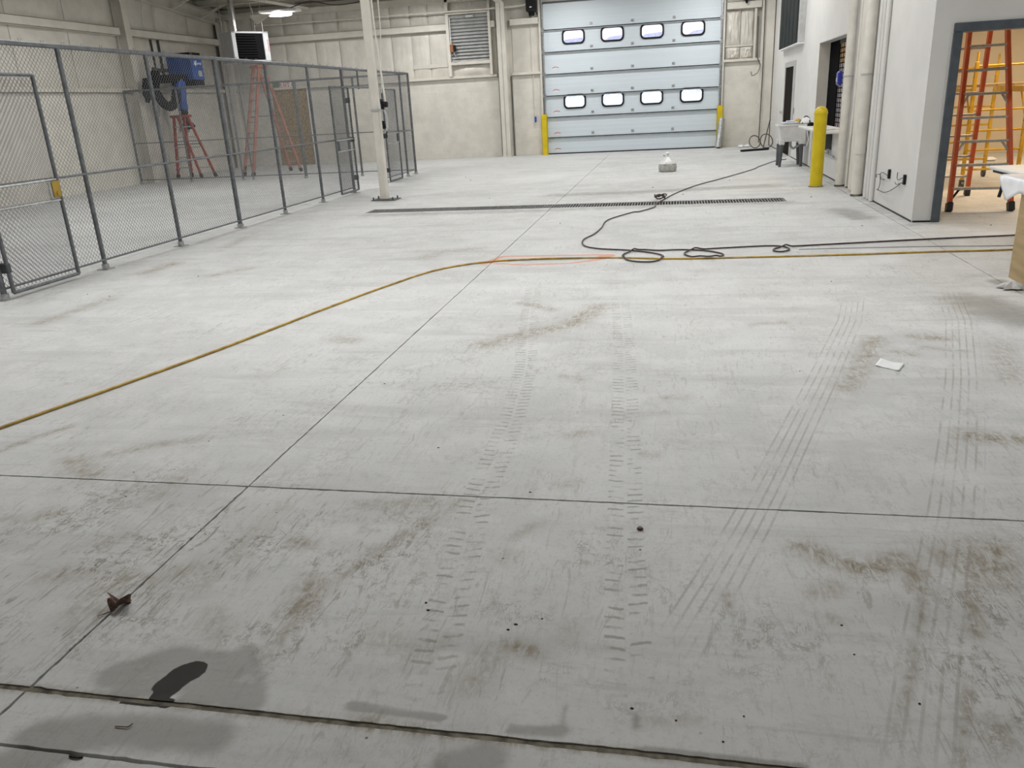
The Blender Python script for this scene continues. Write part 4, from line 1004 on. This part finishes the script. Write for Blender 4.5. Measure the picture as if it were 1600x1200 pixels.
for x, y in ((2.27, 18.54), (2.67, 18.54), (2.27, 18.99), (2.67, 18.99)):
    sx = 1 if x > 2.4 else -1
    cup = M().box(x-.055, x+.055, y-.05, y+.05, .46, .56).build('leg_socket', 'sink_plastic', sk, bevel=.012)
    M().cyl((x, y, .50), (x+sx*.02, y, 0), .05, .028, 8).build('leg', 'sink_leg', sk, smooth=40)
M().cyl((2.48, 18.8, .54), (2.48, 18.8, .40), .03, n=10).tube(spline([(2.48, 18.8, .42), (2.55, 18.8, .36), (2.65, 18.8, .42), (2.80, 18.8, .42)], .03), .025, 8).build('drain_trap', 'louver_grey', sk, smooth=40)
M().tube(spline([(2.80, 18.4, .9), (2.76, 18.42, .7), (2.79, 18.40, .55), (2.76, 18.42, .42)], .05), .012, 6).build('supply_hose', 'counter_white', sk)
M().box(2.28, 2.60, 18.55, 18.95, .872, .915).box(2.36, 2.52, 18.62, 18.80, .915, .945).build('steel_tray', 'grey_wrap', loc=(2.44, 18.7, .872), bevel=.01, label='stacked grey trays resting on the laundry sink', cat='tray')
M().lathe((2.63, 19.0, .872), [(.03, 0), (.075, .01), (.085, .05), (.05, .085), (.015, .10)], 14, jit=.35).build('work_glove', 'hose_yellow', loc=(2.63, 19, .872), smooth=60, label='crumpled yellow cloth on the sink edge', cat='cloth')
M().lathe((2.74, 18.60, .872), [(.06, 0), (.11, .02), (.10, .08), (.06, .12), (.02, .13)], 14, jit=.4).build('crumpled_paper', 'paper', loc=(2.74, 18.6, .872), smooth=30, label='crumpled white paper at the right end of the sink', cat='paper')
M().tube(spline([(2.66, 18.5, .88), (2.72, 18.6, 1.02), (2.80, 18.6, .99), (2.80, 18.45, .9)], .03), .014, 6).build('faucet', 'dark_grey', loc=(2.74, 18.6, .88), label='dark faucet spout above the laundry sink', cat='faucet')
M().lathe((2.72, 17.75, .858), [(.06, 0), (.075, .02), (.05, .06), (.02, .07)], 10, jit=.4).build('rag', 'black_soft', loc=(2.72, 17.75, .858), label='small black rag on the counter shelf by the sink', cat='rag')
M().box(2.58, 2.92, 15.6, 16.6, .86, .885).build('document_tray', 'grey_wrap', loc=(2.75, 16.1, .86), bevel=.006, label='flat grey tray on the counter shelf behind the bollard', cat='tray')
# ------------------------------------------------------------------ bollard, pipes
bo = empty('bollard', (2.375, 14.55, 0), 'yellow round-topped bollard beside the service window', 'bollard')
M().lathe((2.375, 14.55, 0), [(.103, 0), (.103, 1.17)], 28).build('sleeve', 'safety_yellow', bo, smooth=40)
M().lathe((2.375, 14.55, 1.17), [(.109, 0), (.109, .02)]+[(.107*math.cos(a*PI/16), .02+.105*math.sin(a*PI/16)) for a in range(1, 8)]+[(.004, .126)], 28).build('dome_cap', 'safety_yellow', bo, smooth=50)
M().lathe((2.375, 14.55, 0), [(.125, 0), (.112, .012)], 20).build('grout_ring', 'joint_tan', bo)
def dpipe(x, y, r, label, rings, z1=5.7):
    p = empty('drain_pipe', (x, y, 0), label, 'pipe'); M().cyl((x, y, 0), (x, y, z1), r, n=20).build('pipe', 'pvc_cream', p, smooth=40)
    for z, h in rings: M().cyl((x, y, z), (x, y, z+h), r+.008, n=20).build('coupling', 'pvc_cream', p, smooth=40)
    M().cyl((x, y, 0), (x, y, .03), r+.01, n=20).build('foot_ring', 'joint_tan', p)
    for z in (1.72, 3.4): M().cyl((x, y, z), (x, y, z+.025), r+.004, n=20).box(x, XR, y-.012, y+.012, z, z+.02).build('pipe_clamp', 'louver_grey', p)
dpipe(2.735, 14.48, .068, 'cream drain pipe directly behind the yellow bollard', [])
dpipe(2.735, 13.12, .075, 'thick cream drain pipe with coupling nearest the wall corner', [(.62, .11)])
M().tube(spline([(2.795, 14.15, 5.7), (2.80, 14.15, 3.0), (2.80, 14.15, 1.2), (2.79, 14.20, .75), (2.80, 14.25, .02)], .2), .020, 10).build('conduit', 'pvc_cream', loc=(2.8, 14.2, 0), smooth=40, label='thin white conduit between the two drain pipes', cat='conduit')
M().box(2.77, 2.82, 13.55, 13.95, 0, 6.6).build('pilaster', 'cream_paint', wall_right, bevel=.015)
for y, h in ((12.78, .09), (12.60, .06), (12.40, .10)): M().box(XR-.055, XR, y-h/2, y+h/2, 0, 6.6).build('corner_flashing', 'drywall', wall_right, bevel=.018)
db = empty('soap_dispenser', (2.66, 14.65, 1.62), 'dark blue dispenser on the pipe above the bollard', 'dispenser')
M().box(2.60, 2.67, 14.55, 14.75, 1.60, 1.82).build('case', 'blue_box', db, bevel=.025); M().box(2.592, 2.602, 14.6, 14.7, 1.66, 1.72).build('nozzle', 'louver_grey', db, bevel=.004)
rpn = empty('ribbed_panel', (2.76, 22, 2.55), 'dark ribbed metal panel box mounted high on the white right wall', 'wall panel')
M().box(2.70, 2.82, 20.14, 23.75, 2.55, 4.6).build('side_frame', 'louver_grey', rpn, bevel=.006)
for k in range(5): M().prism([(2.70, 20.45+k*.66, 2.58), (2.68, 20.50+k*.66, 2.58), (2.68, 20.80+k*.66, 2.58), (2.70, 20.85+k*.66, 2.58)], (0, 0, 2.0)).build('rib', 'ribbed_green', rpn)
M().box(2.692, 2.702, 20.38, 23.74, 2.57, 4.6).build('face_sheet', 'ribbed_green', rpn)
M().box(2.69, 2.82, 20.14, 23.75, 2.53, 2.56).build('bottom_edge', 'white_print', rpn)
# electrical boxes with loose wires
for y, label, wires in ((11.58, 'black outlet box with loose wires, farther from the wall corner', [[(11.6, .44), (11.8, .46), (12.0, .42), (11.95, .36), (11.7, .38)], [(11.98, .40), (11.9, .30), (12.05, .20)], [(12.0, .42), (12.15, .40), (12.2, .36)]]),
                        (10.82, 'black outlet box with loose wires, nearest the wall corner', [[(10.85, .48), (11.0, .44), (11.12, .46), (11.15, .52)], [(10.85, .42), (11.05, .38), (11.2, .39)], [(10.95, .39), (11.3, .28), (11.7, .21), (12.15, .20)]])):
    eb = empty('outlet_box', (XR-.03, y, .40), label, 'outlet', 'wall outlets with loose wires')
    M().box(XR-.03, XR, y-.028, y+.028, .40, .52).build('box', 'black_plastic', eb, bevel=.006)
    for wv in wires: M().tube(spline([(XR-.03-.012*math.sin(i*1.7), p[0], p[1]) for i, p in enumerate(wv)], .03), .005, 6).build('wire', 'dark_grey', eb)
# ------------------------------------------------------------------ squeegee, cable coil in the back right corner
sq = empty('floor_squeegee', (2.3, 24.0, 0), 'black floor squeegee lying by the back right corner with handle up', 'squeegee')
M().bar((1.83, 23.72, .03), (2.60, 24.10, .03), .09, .05).build('head', 'black_plastic', sq, bevel=.01)
M().cyl((2.45, 24.05, .05), (2.66, 24.6, .80), .016, n=8).build('handle', 'dark_grey', sq, smooth=40)
cl = empty('cable_coil', (2.5, 24.9, 0), 'dark cable hanging down the corner and coiled on the floor', 'cable')
M().tube([(2.50, 25.93, 4.4), (2.52, 25.93, 2.0), (2.50, 25.9, .1)], .014, 6).build('hanging_run', 'hose_dark', cl)
for cx, cy, rx, tz in ((2.62, 24.9, .17, 0), (2.28, 24.7, .15, .3)):
    M().tube([(cx+rx*math.cos(a*PI/12), cy+.25*math.sin(a*PI/12)+.1*tz, .20+rx*1.05*math.sin(a*PI/12)) for a in range(25)], .014, 6).build('coil_loop', 'hose_dark', cl)
for x, y in ((1.98, 25.7), (2.16, 25.75)): M().lathe((x, y, 0), [(.05, 0), (.09, .02), (.06, .06), (.02, .08)], 10, jit=.5).build('crumpled_paper', 'paper', loc=(x, y, 0), label='small white paper scrap at the foot of the back wall', cat='paper', group='paper scraps at the back wall')
# ------------------------------------------------------------------ side room things
sc = empty('rolling_scaffold', (4.75, 14.3, 0), 'yellow rolling scaffold standing behind the orange stepladder', 'scaffold')
fr = {'b': ((4.30, 13.45), (5.05, 13.45)), 'a': ((4.45, 15.26), (5.20, 15.26))}
for key, (p, q) in fr.items():
    for x, y in (p, q):
        po = M().bar((x, y, .13), (x, y, 1.82), .05, .05).build('post', 'scaffold_yellow', sc, bevel=.006)
        M().cyl((x, y, 1.82), (x, y, 1.95), .017, n=8).build('pin', 'scaffold_yellow', po)
        M().cyl((x-.02, y, .065), (x+.02, y, .065), .065, n=14).box(x-.03, x+.03, y-.03, y+.03, .08, .15).build('caster', 'dark_grey', po, smooth=40)
        hm = M()
        for z in range(7): hm.cyl((x-.026, y, .35+z*.21), (x-.0255, y, .35+z*.21), .010, n=6)
        hm.build('pin_holes', 'black_soft', po)
    for z in (.30, .58, .86, 1.15, 1.76): M().cyl((p[0], p[1], z), (q[0], q[1], z), .016, n=8).build('rung', 'scaffold_yellow', sc, smooth=40)
for i in (0, 1):
    a, b = fr['b'][i], fr['a'][i]
    M().bar((a[0], a[1], 1.42), (b[0], b[1], 1.42), .04, .09).build('side_beam', 'scaffold_yellow', sc, bevel=.006)
    M().bar((a[0], a[1]+.05, 1.05), (a[0]+.05, a[1]+.45, 1.40), .02, .02).build('brace', 'scaffold_yellow', sc)
for k in range(3): M().box(4.36+k*.22, 4.36+k*.22+.215, 13.4, 15.3, 1.47, 1.51).build('deck_board', 'plywood', sc, bevel=.004)
tb = empty('folding_table', (3.9, 8.1, 0), 'white folding table with black legs at the right edge', 'table')
M().box(3.03, 4.85, 7.42, 8.76, .752, .785).build('table_top', 'counter_white', tb, bevel=.008); M().box(3.06, 4.82, 7.45, 8.73, .725, .752).build('under_rim', 'black_plastic', tb)
M().cyl((3.16, 8.66, .73), (3.10, 8.60, .50), .016, n=8).build('folded_leg', 'black_plastic', tb, smooth=40)
for x in (4.0, 4.7):
    for y, s in ((7.55, -1), (8.62, 1)): M().cyl((x, y-.05*s, .73), (x-.06, y+.02*s, 0), .014, n=8).build('leg', 'black_plastic', tb, smooth=40)
    M().cyl((x-.045, 7.55, .2), (x-.045, 8.62, .2), .010, n=6).build('leg_brace', 'black_plastic', tb)
cr = empty('plywood_crate', (3.2, 6.8, 0), 'brown plywood crate cut by the right edge of the photo', 'crate')
for nm, b in (('side_panel', (2.79, 2.81, 6.1, 7.28, 0, .77)), ('end_panel', (2.81, 3.7, 7.26, 7.28, 0, .77)), ('end_panel', (2.81, 3.7, 6.1, 6.12, 0, .77)), ('side_panel', (3.68, 3.70, 6.12, 7.26, 0, .77)), ('lid', (2.79, 3.70, 6.10, 7.28, .77, .785))):
    M().box(*b).build(nm, 'plywood', cr, bevel=.002)
def sheet(u, v):
    y = 6.0+1.74*v; e = min(1.0, (7.74-y)/.20); h = (.11+.09*max(0, 1-abs(y-7.5)/.22))*max(0, e)**.5; s = u*1.25
    rip = .006*mnoise.noise((u*6, v*9, 1))
    if s < h: return (2.772+rip-.012*(1-s/max(h, .001)), y, .806-(h-s))
    return (2.772+(s-h), y, .806+.5*rip-.03*max(0, 1-(s-h)/.02)*.3)
m = M(); m.grid(sheet, 40, 40); so = m.build('plan_sheets', 'plastic_sheet', loc=(3.2, 6.8, .73), smooth=70, label='white plastic-covered plan sheets draped over the plywood crate', cat='sheet')
md = so.modifiers.new('thickness', 'SOLIDIFY'); md.thickness = .006
m = M()
for k in range(5): m.tube(spline([(3.0+.12*k, 6.6+.05*k, .803), (3.05+.12*k, 6.8, .804), (2.95+.12*k, 7.0, .803)], .05), .003, 4)
m.build('drawn_lines', 'grey_wrap', so)
M().lathe((2.665, 6.86, 0), [(.03, 0), (.06, .012), (.045, .04), (.02, .055)], 14, jit=1.3, sx=1.4).build('crumpled_wrap', 'louver_grey', loc=(2.665, 6.86, 0), label='crumpled grey wrapping on the floor beside the plywood crate', cat='wrapping')
# rubble by the scaffold
for i, (x, y) in enumerate(((3.9, 17.2), (4.4, 17.8), (5.6, 17.5), (6.3, 18.2))): M().lathe((x, y, 0), [(.06, 0), (.11, .03), (.05, .08)], 8, jit=.5).build('plaster_scrap', 'paper', loc=(x, y, 0), label='pale scrap of plaster on the side room floor', cat='scrap', group='plaster scraps in the side room')
# ------------------------------------------------------------------ trench drain
dr = empty('trench_drain', (-1.7, 12.96, 0), 'long black slotted trench drain across the concrete floor', 'drain')
M().box(TRENCH[0], TRENCH[1], TRENCH[2], TRENCH[3], -.20, -.15).box(TRENCH[0], TRENCH[1], TRENCH[2]-.01, TRENCH[2]+.006, -.2, -.03).box(TRENCH[0], TRENCH[1], TRENCH[3]-.006, TRENCH[3]+.01, -.2, -.03).build('channel', 'drain_dark', dr)
gm = M(); gl = .516
gm.box(0, gl, TRENCH[2]+.01-12.96, TRENCH[2]+.035-12.96, -.04, -.004); gm.box(0, gl, TRENCH[3]-.035-12.96, TRENCH[3]-.01-12.96, -.04, -.004)
for k in range(12): gm.box(.004+k*.0435, .004+k*.0435+.016, TRENCH[2]+.02-12.96, TRENCH[3]-.02-12.96, -.035, -.006)
gr = gm.build('grate', 'grate_iron', dr, local=True)
nseg = 13
for k in range(nseg):
    p = Vector((TRENCH[0]+.005+k*(TRENCH[1]-TRENCH[0]-.01)/nseg, 12.96, 0))-wloc(dr)
    if k == 0: gr.location = p
    else: inst(gr, dr, p)
# ------------------------------------------------------------------ hoses on the floor
YH = spline([(-3.95, 2.9), (-3.74, 3.53), (-3.67, 3.74), (-3.48, 4.31), (-3.24, 5.09), (-2.96, 6.18), (-2.7, 7.07), (-2.41, 7.83), (-1.98, 8.23), (-1.42, 8.37), (-.67, 8.38), (0, 8.27), (.64, 8.28), (1.57, 8.33), (2.48, 8.42), (3.36, 8.51), (4.4, 9.0)], .04)
M().tube([(x, y, .0105) for x, y, z in YH], .009, 8).build('air_hose', 'hose_yellow', loc=(-2, 8.2, 0), smooth=60, label='long yellow hose curving across the concrete from left to right', cat='hose')
DHp = [(2.62, 20.4), (2.35, 20.1), (1.84, 18.73), (1.63, 18.02), (.96, 16.45), (.44, 15.32), (.09, 14.28), (-.12, 13.42), (-.26, 12.72), (-.28, 12.35), (-.49, 11.9), (-.58, 11.85), (-.88, 11.14), (-.91, 10.46), (-.96, 9.95), (-1.05, 9.54), (-1.0, 9.14), (-.82, 8.92), (-.45, 8.77), (-.2, 8.59), (-.09, 8.4), (-.15, 8.16), (-.29, 8.11), (-.45, 8.22), (-.52, 8.48), (-.45, 8.69), (-.33, 8.80), (-.14, 8.74), (.07, 8.76), (.33, 8.69), (.52, 8.46), (.41, 8.26), (.25, 8.29), (.13, 8.49), (.17, 8.67), (.34, 8.77), (.68, 8.85), (1.01, 8.9), (1.17, 8.84), (1.20, 8.66), (1.11, 8.55), (1.04, 8.60), (1.06, 8.72), (1.18, 8.82), (1.4, 8.88), (2.34, 9.07), (3.0, 9.19), (3.58, 9.28), (4.5, 9.5)]
DH = spline(DHp, .03); A_ = np.array(DH)[:, :2]; B_ = np.array(YH)[:, :2]; zz = np.full(len(DH), .0125)
for i in range(len(DH)):
    near = 9.0
    if i > 14: near = np.hypot(*(A_[:i-14]-A_[i]).T).min()
    near = min(near, np.hypot(*(B_-A_[i]).T).min())
    zz[i] += .024*math.exp(-(near/.045)**2)
M().tube([(A_[i][0], A_[i][1], zz[i]) for i in range(len(DH))], .0085, 8).build('air_hose', 'hose_dark', loc=(0, 9, 0), smooth=60, label='long dark hose with three loops trailing from the sink', cat='hose')
M().tube(spline([(1.3, 8.70, .006), (1.63, 8.72, .006), (2.56, 8.74, .006), (3.38, 8.72, .006), (4.3, 8.9, .006)], .1), .0045, 6).build('thin_cord', 'cord_blue', loc=(2, 8.7, 0), label='thin pale cord between the two hoses at right', cat='cord')
M().tube(spline([(-.22+.09*math.cos(a*.8)*(1+.3*math.sin(a)), 13.30+.16*math.sin(a*.8), .02+.012*(a % 5)+.03*abs(math.sin(a))) for a in range(16)], .03), .011, 6).build('hose_fitting', 'hose_dark', loc=(-.22, 13.3, 0), smooth=60, label='small dark tangle of hose beside the trench drain', cat='hose')
# ------------------------------------------------------------------ bag, paper, leaf, debris
bg = empty('plastic_bag', (-.13, 18.45, 0), 'tied clear plastic bag of grey powder standing on the floor', 'bag')
M().lathe((-.13, 18.45, 0), [(.16, 0), (.19, .02), (.198, .09), (.195, .155), (.18, .175)], 28, jit=.06).build('sack', 'bag_body', bg, smooth=60)
M().lathe((-.13, 18.45, .17), [(.19, 0), (.165, .04), (.10, .09), (.045, .145), (.022, .165), (.02, .18), (.055, .22), (.03, .25)], 24, jit=.30).build('gathered_film', 'bag_film', bg, smooth=60)
M().tube(spline([(-.18, 18.45, .33), (-.21, 18.44, .345), (-.23, 18.44, .34)], .02), .008, 6).build('tie', 'dark_grey', bg)
M().grid(lambda u, v: (1.292+(.07*(u-.5)*2)*.8+(.055*(v-.5)*2)*.55, 4.86-(.07*(u-.5)*2)*.7+(.07*(v-.5)*2)*.9, .004+.006*(abs(u-.5)*2)**3*(1 if v > .5 else .5)+.003*mnoise.noise((u*3, v*3, 5))), 10, 10).build('paper_scrap', 'paper', loc=(1.29, 4.86, 0), smooth=60, label='small white paper sheet lying alone on the right of the floor', cat='paper').modifiers.new('thickness', 'SOLIDIFY').thickness = .002
lf = empty('dry_leaf', (-1.884, 2.05, 0), 'curled brown dry leaf lying on the floor joint at lower left', 'leaf')
def leafpt(u, v):
    a = (u-.5)*2; wv = (1-abs(2*v-1)**1.5)*(1+.35*math.sin(v*14))
    return (-1.885+.036*a*wv+.025*(v-.5), 2.05+.075*(v-.5), .008+.03*a*a*wv+.02*math.sin(v*5)*abs(a)+.008*mnoise.noise((u*6, v*6, 0)))
M().grid(leafpt, 12, 14).build('blade', 'dry_leaf', lf, smooth=60).modifiers.new('thickness', 'SOLIDIFY').thickness = .0015
M().tube([(-1.885, 2.02, .01), (-1.91, 2.0, .006), (-1.93, 1.985, .004)], .0016, 5).build('stem', 'twig', lf)
M().tube(spline([(-1.5215, 1.524, .003), (-1.495, 1.525, .004), (-1.48, 1.527, .004), (-1.474, 1.538, .006)], .01), .0018, 6).build('twig', 'twig', loc=(-1.5, 1.53, 0), label='short bent twig on the damp concrete at the bottom left', cat='twig')
M().tube(spline([(-1.575, 1.408, .003), (-1.55, 1.405, .004), (-1.535, 1.41, .003)], .01), .003, 6).build('twig', 'debris', loc=(-1.55, 1.41, 0), label='dark sliver of wood in the joint at the bottom left edge', cat='twig')
M().lathe((-.107, 2.771, 0), [(.008, 0), (.014, .004), (.009, .010)], 8, jit=.5).build('pebble', 'dry_leaf', loc=(-.107, 2.771, 0), label='small brown crumb below the crosswise joint, centre of the floor', cat='debris')
DEB = [(.55, 2.1), (.68, 1.91), (.54, 2.24), (.15, 1.7), (.03, 1.76), (.21, 1.8), (-.09, 1.79), (-.4, 2.16), (-.48, 2.12), (-.5, 2.09), (-.81, 2.2), (-.79, 2.16), (-2.37, 3.12), (-2.43, 2.83), (-2.39, 3.46), (-2.15, 3.84), (-2.56, 3.07), (-3.67, 9.8), (-1.53, 11.0), (-3.26, 14.3), (1.36, 7.17), (3.58, 10.04), (2.23, 10.2), (.16, 13.98), (-.37, 15.24), (2.09, 13.12), (-4.52, 17.98), (-4.85, 18.85), (1.05, 16.05), (-5.06, 7.71), (-5.48, 6.8), (-5.8, 6.89), (-8.47, 11.7), (-1.74, 4.39), (-.59, 3.04), (-.1, 2.62), (-1.13, 3.47), (.76, 4.73)]
for i, (x, y) in enumerate(DEB):
    s_ = (.0026+.0016*random.random())*(1 if y < 5 else (y/4.2)**.85)
    M().lathe((x, y, 0), [(s_*.7, 0), (s_, s_*.35), (s_*.5, s_*.8)], 7, jit=.6, sx=1.0+.8*random.random()).build('debris_crumb', 'debris', loc=(x, y, 0), label='dark crumb of dirt scattered on the concrete floor', cat='debris', group='dark crumbs on the floor')
# ------------------------------------------------------------------ outside, seen through the door windows
M().box(-60, 60, 26.5, 140, -.3, -.05).build('ground_outside', 'snow', kind='structure')
M().prism([(-60, 50, -.1), (-60, 58, -.1), (-60, 56, 3.6), (-60, 53, 3.6)], (120, 0, 0)).build('snow_bank', 'snow', loc=(0, 54, 0), label='long white snow bank outside behind the lower door windows', cat='snow bank')
hb = empty('pink_building', (0, 90, 0), 'pale pink building outside seen through the upper door windows', 'building')
M().box(-45, 40, 90, 96, -.1, 16).build('wall', 'pink_siding', hb)
for x, w_ in ((-7.5, 'first'), (-4.3, 'second'), (-1.8, 'third'), (1.5, 'fourth')):
    sh = empty('outdoor_shed', (x, 62, 0), 'low slate-roofed shed outside behind the %s upper door window from the left' % w_, 'shed', 'sheds outside the overhead door')
    M().box(x-.9, x+.9, 62, 66, -.1, 5.25).build('wall', 'snow', sh); M().prism([(x-1.15, 61.7, 5.25), (x+1.15, 61.7, 5.25), (x+.9, 61.7, 5.8), (x-.3, 61.7, 5.72)], (0, 4.6, 0)).build('roof', 'slate_roof', sh)
jb = empty('door_sensor', (1.95, 25.92, 4.0), 'black sensor unit high on the wall right of the overhead door', 'sensor')
M().box(1.82, 2.08, 25.85, 26.0, 4.06, 4.3).build('case', 'black_plastic', jb, bevel=.02); M().cyl((1.98, 25.9, 4.06), (1.98, 25.9, 3.96), .05, .03, 10).build('nozzle', 'black_soft', jb, smooth=40)
M().tube(spline([(2.33, 25.99, 3.6), (2.34, 25.98, 3.0), (2.35, 25.97, 2.5), (2.44, 25.93, 2.3), (2.38, 25.93, 2.08), (2.22, 25.95, 2.0), (2.20, 25.95, 2.12)], .08), .012, 6).build('loose_wire', 'dark_grey', loc=(2.3, 25.95, 2.0), smooth=60, label='loose dark wire hooking out below the ledge in the back right corner', cat='wire')
